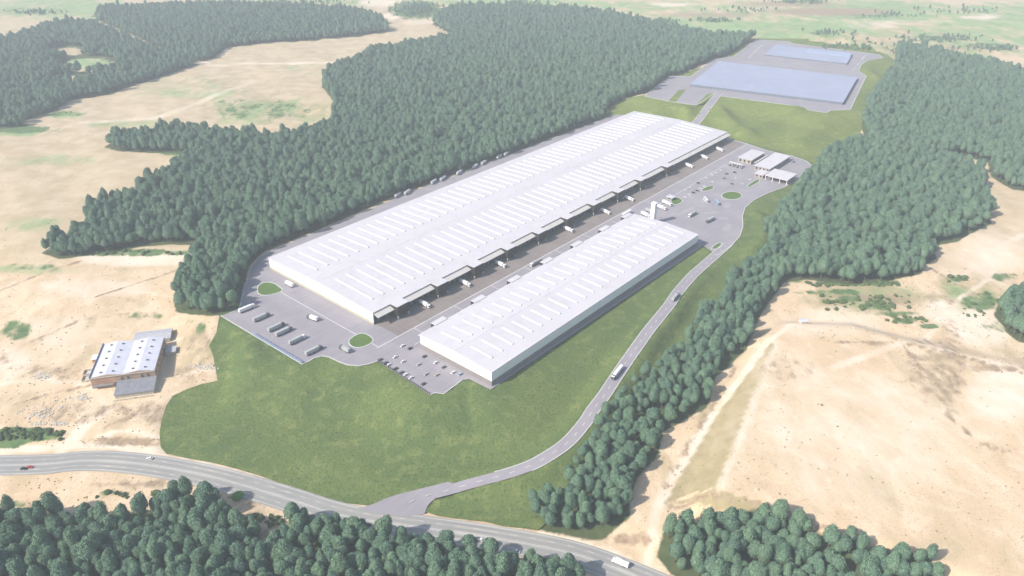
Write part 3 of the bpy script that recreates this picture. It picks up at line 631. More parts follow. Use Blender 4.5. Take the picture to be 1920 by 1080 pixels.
def canopy(name, label, u0, u1, v0, v1, h, t, nu, nv):
    r = empty(name, (*W(u0, v0), .14), ANG, label, 'canopy'); L, Wd = u1 - u0, v1 - v0
    MB().box(0, L, 0, Wd, h, h + t).build('roof', canopy_m if t < .6 else roof_w, r)
    for a in range(nu):
        for b in range(nv):
            x = 1 + (L - 2) * (a / (nu - 1) if nu > 1 else .5); y = 1 + (Wd - 2) * (b / (nv - 1) if nv > 1 else .5)
            MB().box(x - .3, x + .3, y - .3, y + .3, 0, h - .02).build('column', wall_w, r)
    return r
canopy('entrance_canopy', 'broad white entrance canopy on columns at the edge of the forest', 541, 570, -138, -108.5, 6.4, .9, 2, 4)
canopy('bicycle_shelter', 'thin pale shelter roof between the car lot and the support buildings', 562, 567, -68, -49, 3.4, .4, 1, 6)
hut = empty('guard_hut', (*W(408, -54), .14), ANG, 'small guard hut with pale flat roof beside the parked trailers', 'hut')
MB().box(0, 6, 0, 6, 0, 3).build('wall', bwall, hut); MB().box(-1.5, 7.5, -1.5, 7.5, 3.02, 3.5).build('roof', roof_w, hut)
MB().box(-.08, -.01, 1, 5, 1, 2.4).build('window', glass, hut)
tw = empty('water_tower', (*W(336, -73.5), .14), ANG, 'tall square white water tower behind the shorter warehouse', 'tower')
MB().box(0, 5, 0, 5, 0, 24).build('shaft', wall_w, tw); MB().box(-.25, 5.25, -.25, 5.25, 24.02, 24.6).build('cap', wall_w, tw); MB().box(1.8, 3.2, -.12, -.01, 0, 2.4).build('door', steel, tw)

def slab_building(name, label, px, h, second=None):
    P_ = [at(*p, ZU + h) for p in px]; c = P_[0]
    r = empty(name, (*c, ZU + .14), 0, label, 'building'); q = [(x - c[0], y - c[1]) for x, y in P_]
    mx_, my_ = sum(p[0] for p in q) / 4, sum(p[1] for p in q) / 4
    ins = [(p[0] + (mx_ - p[0]) * .006, p[1] + (my_ - p[1]) * .006) for p in q]
    MB().prism(ins, 0, h - .62, 'z').build('wall', blue_edge, r); MB().prism(q, h - .6, h, 'z').build('roof', blue_roof, r)
    def bl(s, t): return tuple(q[0][k] * (1 - s) * (1 - t) + q[3][k] * s * (1 - t) + q[1][k] * (1 - s) * t + q[2][k] * s * t for k in (0, 1))
    for i in range(1, 12):
        a, b = bl(i / 12, .002), bl(i / 12, .998)
        mb = MB(); ribbon([a, b], -.3, .3, [h, h], .08, mb, thick=.08); mb.build('roof_seam', blue_roof, r)
    return r, q, bl
fb, q_, bl_ = slab_building('blue_roofed_shed', 'large flat blue-grey roofed shed on the upper yard', cr([(500, 375), (690, 225), (1600, 330), (1505, 495)], 1150, 50, 3.49), 4.6)
fb2, q2, bl2 = slab_building('blue_roofed_shed', 'smaller flat blue-grey roofed shed at the far edge of the upper yard', cr([(990, 180), (1060, 118), (1565, 178), (1530, 240)], 1150, 50, 3.49), 3.0)
mb = MB(); mb.prism([bl2(.45, .62), bl2(.99, .62), bl2(.99, .99), bl2(.45, .99)], 3.1, 4.2, 'z'); mb.build('raised_roof', mat('darker_blue_roof', (.33, .38, .51), None, .02, .5), fb2)

# ------------------------------------------------------------------ old brick factory and its sheds
FZ = -9.9
c0 = at(168, 709.6, FZ + 10); c1 = at(289, 694, FZ + 10); FA = math.atan2(c1[1] - c0[1], c1[0] - c0[0])
FW, FD, FH = 47, 49.5, 9.6
fac = empty('brick_factory', (*c0, FZ), FA, 'old brick factory with white twin-ridged roof dotted with dark vents', 'factory')
MB().box(0, FW, 0, FD, 0, FH).build('wall', brick, fac)
qz = FW / 4
def zig(x): k = x / qz; return 1.5 * (1 - abs((k % 2) - 1))
for i in range(4):
    x0, x1 = i * qz + .05, (i + 1) * qz - .05
    MB().prism([(x0, FH + .02 + zig(x0)), (x1, FH + .02 + zig(x1)), (x1, FH + .35 + zig(x1)), (x0, FH + .35 + zig(x0))], .5, FD - .5, 'y').build('roof_slope', old_roof, fac)
MB().prism([(0.5, FH), (FW - .5, FH), (FW - .5, FH + .1), (qz * 3, FH + 1.4), (qz * 2, FH + .1), (qz, FH + 1.4), (.5, FH + .1)], .1, .45, 'y').build('gable', brick, fac)
MB().prism([(0.5, FH), (FW - .5, FH), (FW - .5, FH + .1), (qz * 3, FH + 1.4), (qz * 2, FH + .1), (qz, FH + 1.4), (.5, FH + .1)], FD - .45, FD - .1, 'y').build('gable', brick, fac)
MB().box(-.55, -.02, 0, FD, FH - 1, FH + 1.3).build('parapet', mat('parapet_shadow_blue', (.14, .17, .27), None, .2), fac)  # navy of the parapet's shadow put into the parapet colour
MB().box(-.3, FW + .3, -.45, -.02, FH - .3, FH + .25).build('coping', ruins, fac)
vm = MB().prism([(-.9, 0), (.9, 0), (.7, .9), (-.7, .9)], -.5, .5, 'y').mesh('roof_vent', vent_m)
for fx in (.62, 1.38, 2.62, 3.38):
    for k in range(5): obj('roof_vent', vm, fac, (fx * qz, 4.5 + k * 9.9, FH + .3 + zig(fx * qz)))
wm = MB().box(-.85, .85, -.1, .1, 4.4, 7.6).mesh('window', vent_m)
for x in (22.5, 27, 37.2, 41.7): obj('window', wm, fac, (x, -.06, 0))
wm = MB().box(-.1, .1, -1.5, 1.5, 5.5, 7.5).mesh('window', vent_m)
for k in range(6): obj('window', wm, fac, (FW + .06, 4 + 8 * k, 0))
MB().box(16, 19, -.12, -.01, 0, 3.6).build('door', vent_m, fac)
MB().box(.3, 15, -2.2, -.02, 2.6, 3.0).build('awning', grey_roof, fac)
rl = random.Random(5); x = 3.0                                   # worn red lettering, no longer legible
while x < 13.5:
    mb = MB(); h0 = 4.6; w_ = rl.uniform(.8, 1.25); hh = rl.uniform(2.0, 2.5)
    if rl.random() < .8: mb.box(x, x + .28, -.06, -.015, h0, h0 + hh)
    if rl.random() < .8: mb.box(x + w_ - .28, x + w_, -.06, -.015, h0, h0 + hh)
    for zz in rl.sample([h0, h0 + hh / 2 - .14, h0 + hh - .28], 2): mb.box(x + .29, x + w_ - .29, -.06, -.015, zz, zz + .28)
    mb.build('red_lettering', red_paint, fac); x += w_ + .4
def fl(px, py, z): q = at(px, py, z); d = (q[0] - c0[0], q[1] - c0[1]); return d[0] * math.cos(FA) + d[1] * math.sin(FA), -d[0] * math.sin(FA) + d[1] * math.cos(FA)
def fw(x, y): return (c0[0] + x * math.cos(FA) - y * math.sin(FA), c0[1] + x * math.sin(FA) + y * math.cos(FA))
def shed(name, label, x0, x1, y0, y1, h, rise, roofm, wallm, z=None, gable=True):
    p = fw(x0, y0); z = min(zat(*p), zat(*fw(x1, y1)), zat(*fw(x1, y0)), zat(*fw(x0, y1))) if z is None else z; r = empty(name, (*p, z - .05), FA, label, 'shed'); L, D = x1 - x0, y1 - y0
    if gable:
        MB().prism([(0, 0), (D, 0), (D, h), (D / 2, h + rise), (0, h)], 0, L).build('wall', wallm, r)
        for a, b in ((0, D / 2), (D / 2, D)):
            f = lambda y: h + rise * (1 - abs(y - D / 2) / (D / 2))
            MB().prism([(a, f(a) + .02), (b, f(b) + .02), (b, f(b) + .25), (a, f(a) + .25)], -.5, L + .5).build('roof_slope', roofm, r)
    else:
        MB().prism([(0, 0), (D, 0), (D, h + rise), (0, h)], 0, L).build('wall', wallm, r)
        n = 6
        for k in range(n): MB().prism([(-.6, h + .02 - rise * .6 / D), (D - .1, h + rise), (D - .1, h + rise + .22), (-.6, h + .24 - rise * .6 / D)], -.4 + (L + .8) * k / n, -.45 + (L + .8) * (k + 1) / n).build('roof_sheet', roofm, r)
    return r
shed('lean_to_shed', 'dark grey lean-to shed roof against the front of the brick factory', 19.5, 47.5, -17.5, -.6, 3.4, 1.6, grey_roof, ruins, FZ, False)
shed('storage_shed', 'pale grey gabled storage shed behind the brick factory', 21, 50, 53, 69, 5.8, 1.4, pale_roof, ruins)
shed('white_lean_to', 'long low white roof along the back wall of the brick factory', 6, 30, 50.2, 55, 3.2, .5, wall_w, ruins, None, False)
shed('tin_shed', 'small pale tin-roofed shed in the shade right of the brick factory', 49, 56.5, 34, 42, 3.4, .5, pale_roof, ruins, None, False)
shed('white_shed', 'small white shed with red doors at left of the brick factory', -8.5, -1.5, 38, 44, 3.4, .5, wall_w, brick, None, False)
for k, (x0, x1, y0, y1) in enumerate(((-11, -1, 11, 18.5), (-12, -1, 20, 27))):
    p = fw(x0, y0); z_ = zat(*p); r = empty('concrete_pen', (*p, z_), FA, ('nearer', 'farther')[k] + ' roofless concrete pen along the left wall of the factory', 'pen'); L, D = x1 - x0, y1 - y0
    for a in ((0, L, 0, .3), (0, L, D - .3, D), (0, .3, .32, D - .32)): MB().box(*a, 0, 1.6).build('wall', ruins, r)
    MB().box(.32, L, .32, D - .32, 0, .2).build('slab', ruins, r)
bw = empty('boundary_wall', (*fw(19, -21), zat(*fw(19, -21))), FA, 'broken pale boundary wall in front of the lean-to shed', 'wall')
for k in range(9): MB().box(3.2 * k, 3.2 * k + rl.uniform(2.2, 3.1), rl.uniform(-.1, .1), rl.uniform(.3, .5), -1.2, rl.uniform(.9, 1.6)).build('wall_panel', ruins, bw)
sp_ = ground([(1505, 607)])[0]
hutr = empty('field_hut', (*sp_, zat(*sp_)), .15, 'lone small pale hut on the bare sand field', 'hut')
MB().box(-3, 3, -2.5, 2.5, -.1, 2.8).build('wall', ruins, hutr); MB().prism([(-2.9, 2.82), (2.9, 2.82), (2.9, 3.0), (0, 3.7), (-2.9, 3.0)], -3.4, 3.4).build('roof', old_roof, hutr)
sp_ = ground([(1612, 262)])[0]
hutr = empty('white_house', (*sp_, zat(*sp_)), .4, 'small white house at the forest edge beyond the support buildings', 'house')
MB().box(-6, 6, -4, 4, -.5, 3.5).build('wall', wall_w, hutr); MB().prism([(-4.5, 3.52), (4.5, 3.52), (0, 5.4)], -6.5, 6.5).build('roof', old_roof, hutr)
# rubble heaps beside the factory
mb = MB(); rr = random.Random(3); pts = []
for _ in range(420):
    cx, cy, sx, sy = rr.choice([(70, 775, 26, 10), (115, 755, 34, 16), (95, 795, 36, 4), (80, 705, 10, 5), (155, 745, 10, 8), (380, 688, 22, 5)])
    pts.append((rr.gauss(cx, sx * .6), rr.gauss(cy, sy * .6)))
for (x, y) in ground(pts):
    z = zat(x, y); s = rr.uniform(.25, 1.0) * rr.uniform(.6, 1); a = rr.uniform(0, 3); ca, sa = math.cos(a), math.sin(a); b = len(mb.v); h_ = rr.uniform(.15, .6)
    lx = s * rr.uniform(.7, 2.2)
    for zz, k in ((-.2, 1), (h_, .75)):
        for dx, dy in ((-lx, -s), (lx, -s), (lx, s), (-lx, s)): mb.v.append((x + (dx * ca - dy * sa) * k, y + (dx * sa + dy * ca) * k, z + zz))
    mb.f += [tuple(b + j for j in q) for q in ((4, 5, 6, 7), (0, 1, 5, 4), (1, 2, 6, 5), (2, 3, 7, 6), (3, 0, 4, 7))]
tag(struct(mb.build('rubble', ruins), 'stuff'), 'scattered pale rubble left of the brick factory', 'rubble')

# ------------------------------------------------------------------ fences
def run_fence(name, label, p0, p1, pitch, h, panel_m, post_m, z=.44, rails=False):
    L = math.dist(p0, p1); a = math.atan2(p1[1] - p0[1], p1[0] - p0[0]); n = max(2, int(L / pitch)); d = L / n
    r = empty(name, (*p0, z), a, label, 'fence')
    pm = MB().box(-.12, .12, -.12, .12, -.25, h + .1).mesh('post', post_m)
    for k in range(n + 1): obj('post', pm, r, (k * d, 0, 0))
    if rails:
        for zz in (.45, .95, h): MB().box(0, L, -.05, .05, zz - .05, zz + .05).build('rail', post_m, r)
    else:
        qm = MB().box(.12, d - .12, -.03, .03, .1, h).mesh('panel', panel_m)
        for k in range(n): obj('panel', qm, r, (k * d, 0, 0))
    return r
lerp2 = lambda a, b, t: (a[0] + (b[0] - a[0]) * t, a[1] + (b[1] - a[1]) * t)
run_fence('panel_fence', 'blue translucent panel fence along the trailer yard above the grass slope', lerp2(main_poly[0], main_poly[1], .42), lerp2(main_poly[0], main_poly[1], .995), 4, 2.7, mblue, steel)
run_fence('panel_fence', 'blue translucent panel fence between the trailer yard and the left forest', at(450, 577), at(459, 534), 4, 2.4, mblue, steel)
run_fence('rail_fence', 'low post and rail fence along the front car lot', at(709, 677.5), at(806, 740.5), 2.6, 1.7, None, dark_clad, .3, True)

# ------------------------------------------------------------------ vehicles
YZ = .24
def make_truck(trail_m, cab_m, TL=12.6):
    r = empty('trailer_truck', (0, 0, 0))
    MB().prism([(0, 1.15), (TL, 1.15), (TL, 3.9), (TL - .1, 4.0), (.1, 4.0), (0, 3.9)], -1.3, 1.3, 'y').build('trailer', trail_m, r)
    MB().box(.3, TL + 2.9, -.5, .5, .75, 1.12).build('chassis', dock_wall, r)
    c = MB().prism([(TL + .8, .6), (TL + 3.3, .6), (TL + 3.35, 1.6), (TL + 3.0, 2.9), (TL + 2.4, 3.55), (TL + .8, 3.6)], -1.22, 1.22, 'y').build('cab', cab_m, r)
    MB().prism([(TL + 3.40, 1.7), (TL + 3.08, 2.85), (TL + 3.03, 2.83), (TL + 3.34, 1.7)], -1.05, 1.05, 'y').build('windscreen', glass, c)
    for s in (-1, 1): MB().box(TL + 1.9, TL + 2.9, min(s * 1.21, s * 1.25), max(s * 1.21, s * 1.25), 1.8, 2.7).build('side_window', glass, c)
    wm = MB().cyl(0, -.17, .17, 0, .5).mesh('wheel', tyre)
    for x in (1.2, 2.45, 3.7, TL - .1, TL + 2.4):
        for s in (-1, 1): obj('wheel', wm, r, (x, s * 1.08, .5))
    return r
def make_car(paint_m, name='car'):
    r = empty(name, (0, 0, 0))
    MB().prism([(-2.1, .35), (2.1, .35), (2.15, .7), (1.3, .95), (-1.9, 1.0), (-2.15, .75)], -.88, .88, 'y').build('body', paint_m, r)
    MB().prism([(-1.75, 1.0), (1.2, .97), (.55, 1.38), (-1.2, 1.4)], -.8, .8, 'y').build('window_band', glass, r)
    MB().prism([(-1.25, 1.405), (.55, 1.385), (.45, 1.46), (-1.1, 1.48)], -.72, .72, 'y').build('roof', paint_m, r)
    wm = MB().cyl(0, -.11, .11, 0, .33).mesh('wheel', tyre)
    for x in (-1.35, 1.35):
        for s in (-1, 1): obj('wheel', wm, r, (x, s * .8, .33))
    return r
def make_bus(m):
    r = empty('bus', (0, 0, 0))
    MB().prism([(0, .4), (12, .4), (12.05, 1.4), (11.8, 3.1), (11.5, 3.25), (.2, 3.25), (0, 3.1)], -1.28, 1.28, 'y').build('body', m, r)
    for s in (-1, 1): MB().box(.5, 11.3, min(s * 1.285, s * 1.32), max(s * 1.285, s * 1.32), 1.6, 2.7).build('window_band', glass, r)
    MB().prism([(12.08, 1.45), (11.86, 3.0), (11.81, 3.0), (12.02, 1.45)], -1.1, 1.1, 'y').build('windscreen', glass, r)
    MB().box(3, 6, -.7, .7, 3.27, 3.5).build('roof_unit', steel, r)
    wm = MB().cyl(0, -.17, .17, 0, .5).mesh('wheel', tyre)
    for x in (2.6, 9.4):
        for s in (-1, 1): obj('wheel', wm, r, (x, s * 1.12, .5))
    return r
def make_boxtruck(m, cab_m):
    r = empty('box_truck', (0, 0, 0))
    MB().box(0, 8.5, -1.25, 1.25, .95, 3.5).build('box', m, r); MB().box(.3, 10.2, -.5, .5, .6, .92).build('chassis', dock_wall, r)
    c = MB().prism([(8.7, .55), (10.6, .55), (10.65, 1.4), (10.2, 2.5), (8.7, 2.6)], -1.15, 1.15, 'y').build('cab', cab_m, r)
    MB().prism([(10.7, 1.45), (10.28, 2.45), (10.23, 2.45), (10.64, 1.45)], -1, 1, 'y').build('windscreen', glass, c)
    wm = MB().cyl(0, -.15, .15, 0, .45).mesh('wheel', tyre)
    for x in (1.8, 3.0, 9.3):
        for s in (-1, 1): obj('wheel', wm, r, (x, s * 1.05, .45))
    return r
PROTO = {}
def vehicle(kind, key, maker):
    if (kind, key) not in PROTO: PROTO[(kind, key)] = maker(); return PROTO[(kind, key)]
    return copy_tree(PROTO[(kind, key)])
def put(o, p, a, z, label, cat, group):
    o.location = (*p, z); o.rotation_euler = (0, 0, a); tag(o, label, cat, group); return o
def truck(rear, front, key, label, group, TL=12.6, tz=None, cabm=None):
    p, q = at(*rear, 2.2), at(*front, 2.0)
    if tz is not None: p, q = at(*rear, tz + 2.2), at(*front, tz + 2.0)
    a = math.atan2(q[1] - p[1], q[0] - p[0])
    tm = {'w': trail_w, 'g': trail_g, 's': CARM['silver'], 'l': CARM['lightblue']}[key[0]]; cm = {'w': CARM['white'], 'k': CARM['grey'], 'b': CARM['lightblue'], 's': CARM['silver']}[key[1]]
    return put(vehicle('truck', (key, TL), lambda: make_truck(tm, cm, TL)), p, a, YZ if tz is None else tz, label, 'truck', group)
g_ = 'trailer trucks parked in the near yard'
for k, (a, b, key) in enumerate([((448, 584), (480, 571), 'ww'), ((475, 601), (505, 588), 'gk'), ((503, 619.5), (535, 605), 'gk'), ((517, 628), (550, 613), 'gk'), ((542, 644), (575, 628), 'gw'), ((573, 664), (606, 648), 'gk')]):
    truck(a, b, key, ['white trailer truck parked at the left end of the yard row beside the forest', 'grey trailer truck second from left in the angled yard row', 'grey trailer truck third from left in the angled yard row', 'grey trailer truck fourth from left in the angled yard row, close beside its neighbour',
          'grey trailer truck with pale cab, fifth from left in the angled yard row', 'grey trailer truck at the right end of the angled yard row'][k], g_)
truck((595, 599), (564, 588), 'wk', 'white trailer truck crossing the middle of the near yard', g_, 8.6); truck((655, 658.5), (629, 645), 'gk', 'trailer truck beside the teardrop grass island of the near yard', g_, 8.6)
truck((549, 536), (527, 524), 'ww', 'white trailer truck parked against the near end wall of the long warehouse', g_, 8.6)
g_ = 'trailers backed up to the long warehouse docks'
for k, (a, b) in enumerate([((787, 565), (813, 579)), ((863, 526), (888, 538.5)), ((929.5, 491), (952, 502)), ((1057, 426), (1078, 435.5)), ((1127, 393), (1145, 401)), ((1171.5, 369), (1189, 376)), ((1285, 307.5), (1304, 315.5)), ((1314, 291.5), (1333, 300)), ((1343, 277.5), (1361, 285.5))]):
    truck(a, b, 'ww', 'white trailer truck at the docks, %s from the near end of the long warehouse' % ORD[k], g_, 10.6)
g_ = 'silver trucks parked on the forest side of the long warehouse'
for k, (x, y) in enumerate([(748, 364.5), (766, 359), (816, 339), (833, 333), (864, 321.5), (894, 310), (910, 303), (939, 291.6), (953, 286)]):
    truck((x - 7, y + 4.5), (x + 7, y - 4.5), 'sk', 'silver truck on the forest-side lane, %s from the left' % ORD[k], g_, 11)
g_ = 'trucks driving or waiting on the site'
truck((1015, 487), (993, 498.5), 'gw', 'grey trailer truck driving the lane between the two warehouses, nearer one', g_); truck((1183, 396), (1161, 407.5), 'ww', 'white trailer truck driving the lane near the water tower', g_)
truck((1166, 687), (1146, 712), 'wk', 'long trailer truck coming down the access road beside the tree strip', g_, 14.5, zat(*at(1156, 699, -7)) + .2); truck((1261, 562), (1277, 545), 'gk', 'trailer truck climbing the access road below the shorter warehouse', g_, 10.5, zat(*at(1269, 553, -2)) + .2)
g_ = 'trucks and buses in the rear court'
truck((1203, 398.5), (1220, 407), 'ww', 'white trailer truck left of the water tower', g_, 10.6); truck((1231, 385), (1250, 392.5), 'ww', 'white trailer truck just right of the water tower', g_, 10.6); truck((1243, 377), (1262, 386), 'ww', 'white trailer truck between the guard hut and the water tower', g_, 10.6)
truck((1212, 392), (1226, 399), 'gk', 'grey trailer half hidden behind the water tower', g_, 8.6)
truck((1304, 398), (1285, 409), 'gw', 'grey trailer truck in the rear court, nearest the water tower shadow', g_, 10.6); truck((1338, 408.5), (1319, 419), 'gk', 'grey trailer truck in the rear court nearest the shorter warehouse corner', g_, 10.6)
def bus(a, b, key, label):
    p, q = at(*a, 1.6), at(*b, 1.6); put(vehicle('bus', key, lambda: make_bus(CARM[key])), p, math.atan2(q[1] - p[1], q[0] - p[0]), YZ, label, 'bus', g_)
bus((1321, 371), (1328.5, 381), 'white', 'white bus in the rear court left of the round grass island'); bus((1341, 376), (1351, 387), 'lightblue', 'light blue bus in the rear court below the round grass island')
p = ground([(1145, 1050)])[0]; q = ground([(1178, 1065)])[0]
put(make_boxtruck(trail_w, CARM['white']), q, math.atan2(p[1] - q[1], p[0] - q[0]), zat(*q) + .16, 'white box truck on the highway at the bottom of the picture', 'truck', None)
p = at(1318, 452.5, 1.5); q = at(1330, 444, 1.5)
put(vehicle('car', 'silver', lambda: make_car(CARM['silver'])), p, math.atan2(q[1] - p[1], q[0] - p[0]), YZ, 'silver car parked at the far right corner of the shorter warehouse', 'car', None)

def car(px, col, label, group, a=None, z=None):
    if z is None: p = at(px[0], px[1], .8); z = YZ
    else: p = ground([px])[0]; z = zat(*p) + z
    put(vehicle('car', col, lambda: make_car(CARM[col])), p, ANG if a is None else a, z, label, 'car', group)
g_ = 'cars parked in the front lot'
for k, (x, y, c) in enumerate([(713, 674, 'grey'), (723, 680, 'grey'), (729, 684, 'white'), (742, 691, 'black'), (753, 698, 'grey'), (761, 702, 'white'), (771, 708, 'white'), (794, 719.5, 'navy')]):
    car((x, y), c, '%s car, %s from the left in the row along the rail fence' % ({'navy': 'dark blue', 'grey': 'dark grey'}.get(c, c), ORD[k]), g_)
for k, (x, y, c) in enumerate([(741, 669, 'white'), (756, 677.5, 'white'), (785, 683, 'silver'), (799, 701, 'silver'), (819, 702.6, 'beige')]):
    car((x, y), c, '%s car, %s from the left among the middle rows of the front lot' % (c, ORD[k]), g_)
for k, (x, y, c) in enumerate([(755, 648, 'white'), (769, 653, 'black'), (796, 668, 'black'), (817, 679.6, 'white'), (832, 688, 'grey'), (850, 698, 'white'), (863, 701, 'lightblue')]):
    car((x, y), c, '%s car, %s from the left in the row beside the shorter warehouse end wall' % ({'grey': 'dark grey', 'lightblue': 'light blue'}.get(c, c), ORD[k]), g_)
g_ = 'cars parked in the rear lot'
for k, (x, y, c) in enumerate([(1285, 356, 'white'), (1293, 351, 'white'), (1309, 343, 'black'), (1325, 334, 'white'), (1335.5, 328, 'white'), (1343, 324, 'white'), (1351, 319, 'white')]):
    car((x, y), c, '%s car, %s from the near end of the rear lot row beside the truck lane' % (c, ORD[k]), g_, ANG - 1.2)
for k, (x, y, c) in enumerate([(1336, 341, 'white'), (1358, 334.5, 'grey'), (1362.6, 326, 'black'), (1371, 338.5, 'beige'), (1377.5, 323, 'black'), (1379.5, 334, 'white'), (1373, 344.6, 'grey'), (1392, 345, 'white'), (1406.6, 337, 'white')]):
    car((x, y), c, '%s car, %s from the left in the open middle of the rear lot' % ({'grey': 'dark grey'}.get(c, c), ORD[k]), g_, ANG - 1.2)
for k, (x, y, c) in enumerate([(1285, 370, 'white'), (1293, 365.6, 'white'), (1300, 361, 'black'), (1307, 357.5, 'navy'), (1313, 353.5, 'white'), (1320.6, 349, 'white')]):
    car((x, y), c, '%s car, %s from the left in the rear lot row by the small island' % ({'navy': 'dark blue'}.get(c, c), ORD[k]), g_, ANG - 1.2)
for k, (x, y, c) in enumerate([(1369, 309.5, 'black'), (1376, 311, 'grey'), (1383, 313, 'black'), (1391, 315, 'grey')]):
    car((x, y), c, '%s car, %s from the left in front of the thin shelter roof' % ({'grey': 'dark grey'}.get(c, c), ORD[k]), g_, ANG)
car((1417, 316.5), 'black', 'black car parked between the two larger support buildings', g_, ANG); car((1488.5, 303.5), 'black', 'black car alone on the turning loop behind the support buildings', g_, ANG)
g_ = 'cars driving on the highway'
car((281, 861), 'white', 'white car on the highway below the grass slope', g_, math.pi - .12, .16); car((56, 877), 'red', 'red car on the highway at far left', g_, 0, .16); car((45, 880), 'black', 'black car just left of the red car on the highway', g_, 0, .16)
car((690, 985), 'black', 'black car on the shaded highway near the access road junction', g_, -.35, .16); car((903, 1014), 'white', 'white car on the highway in the shadow of roadside trees', g_, -.3, .16); car((969, 1035), 'white', 'white car at the near edge of the highway beside treetops', g_, -.35, .16)

# ------------------------------------------------------------------ trees
def make_crown(seed, rx, rz, cz, nleaf, ls, mt, name='crown', core=.86, taper=0):
    rg = np.random.default_rng(seed); bm = bmesh.new()
    bmesh.ops.create_icosphere(bm, subdivisions=3, radius=1)
    lob = [(v / np.linalg.norm(v), rg.uniform(.10, .30)) for v in rg.normal(size=(9, 3))]
    def rad(d):
        s = .80
        for v, a in lob: s += a * math.exp(-6 * (1 - float(np.dot(d, v))))
        if d[2] < 0: s *= 1 - .10 * -d[2]
        else: s *= 1 - taper * .5 * d[2] * math.hypot(d[0], d[1]) * 1.6
        return s * (1 + .05 * math.sin(9 * d[0] + seed) * math.sin(8 * d[1]) * math.sin(7 * d[2] + 2))
    for v in bm.verts:
        d = np.array(v.co); d /= np.linalg.norm(d); k = rad(d) * core * (1 + rg.uniform(-.04, .04)); v.co = (d[0] * k * rx, d[1] * k * rx, cz + d[2] * k * rz)
    V = [tuple(v.co) for v in bm.verts]; Fc = [tuple(x.index for x in f.verts) for f in bm.faces]; bm.free()
    D = rg.normal(size=(nleaf, 3)); D /= np.linalg.norm(D, axis=1)[:, None]; D[:, 2] = np.where(D[:, 2] < -.5, -D[:, 2], D[:, 2])
    for d in D:
        k = rad(d) * rg.uniform(.86, 1.06); c = np.array((d[0] * k * rx, d[1] * k * rx, cz + d[2] * k * rz))
        nrm = d + rg.normal(size=3) * .55; nrm /= np.linalg.norm(nrm); t = np.cross(nrm, rg.normal(size=3)); t /= np.linalg.norm(t); bt = np.cross(nrm, t)
        s = ls * rg.uniform(.6, 1.25); b = len(V)
        V += [tuple(c - t * s - bt * s * .2), tuple(c + bt * s * .8 + nrm * s * .15), tuple(c + t * s), tuple(c - bt * s * .75 - nrm * s * .1)]; Fc.append((b, b + 1, b + 2, b + 3))
    me = bpy.data.meshes.new(name); me.from_pydata(V, [], Fc); me.materials.append(mt); me.polygons.foreach_set('use_smooth', np.ones(len(Fc), bool)); return me
def make_trunk(seed, h):
    rg = random.Random(seed); V = []; Fc = []
    def limb(p, q, r0, r1, n=6):
        p, q = Vector(p), Vector(q); d = (q - p).normalized(); a = d.orthogonal().normalized(); b_ = d.cross(a); b = len(V)
        for c, r in ((p, r0), (q, r1)):
            for k in range(n): V.append(tuple(c + (a * math.cos(6.2832 * k / n) + b_ * math.sin(6.2832 * k / n)) * r))
        for k in range(n): Fc.append((b + k, b + (k + 1) % n, b + n + (k + 1) % n, b + n + k))
    limb((0, 0, -.8), (.1, .1, h * .55), .32, .22); limb((.1, .1, h * .55), (0, .1, h), .22, .06)
    for k in range(5): a = rg.uniform(0, 6.28); z = h * rg.uniform(.4, .75); limb((.05, .05, z), (2.6 * math.cos(a), 2.6 * math.sin(a), z + 2), .1, .04, 4)
    me = bpy.data.meshes.new('trunk'); me.from_pydata(V, [], Fc); me.materials.append(bark); return me
NV = 8
crowns = [make_crown(11 + k, 3.9 + .3 * (k % 3), 5.0 + .8 * (k % 4), 8.6 + .6 * (k % 3), 1900, .33, leaf, taper=(0, .1, .35, .15, .5, .05, .25, .45)[k]) for k in range(NV)]
trunks = [make_trunk(40 + k, 12) for k in range(NV)]
rt = random.Random(21); TREES = []
clear = [(165, 122, 62, 17), (128, 97, 36, 11), (140, 150, 46, 10), (10, 185, 12, 6), (1612, 262, 14, 8)]
SP = dict(big=7.2, far_left=8.2, far_top=8.2, right=7.1, near_left=6.9, near_right=6.8, right_edge=7.0)
no_go = [main_poly, up_poly]
for wn, poly in wood_w.items():
    s = SP[wn]; xs = [p[0] for p in poly]; ys = [p[1] for p in poly]; P_ = []
    j = 0; y = min(ys)
    while y < max(ys):
        x = min(xs) + (s / 2 if j % 2 else 0)
        while x < max(xs): P_.append((x + rt.uniform(-.36, .36) * s, y + rt.uniform(-.36, .36) * s)); x += s
        y += s * .87; j += 1
    P_ = np.array(P_); k = inside(poly, P_[:, 0], P_[:, 1])
    for ng in no_go: k &= poly_dist(ng, P_[:, 0], P_[:, 1]) > 4.5
    k &= seg_dist(axy, P_[:, 0], P_[:, 1])[0] > 10; k &= seg_dist(hxy, P_[:, 0], P_[:, 1])[0] > HWW + 2
    P_ = P_[k]; z = terrain(P_[:, 0], P_[:, 1]); qx, qy, dp = proj(P_[:, 0], P_[:, 1], z)
    for (x, y), zz, a, b, d in zip(P_, z, qx, qy, dp):
        if not (-90 < a < 2010 and b < 1140): continue
        if any(((a - c[0]) / c[2]) ** 2 + ((b - c[1]) / c[3]) ** 2 < 1 for c in clear): continue
        if rt.random() < .05: continue
        if wn == 'near_left' and b < 985 and a < 300 and rt.random() < .45: continue
        sc = rt.gauss(1.0, .17); sc = min(1.34, max(.6, sc))
        if wn in ('near_left', 'near_right'): sc *= .95
        elif wn == 'right' and b > 640: sc *= .88
        else: sc *= 1.02
        TREES.append((d, float(x), float(y), float(zz), sc, wn, a, b))
TREES.sort()
near = [t for t in TREES if -8 < t[6] < 1928 and t[7] < 1098][:300]; ns = set(id(t) for t in near); rest = [t for t in TREES if id(t) not in ns]
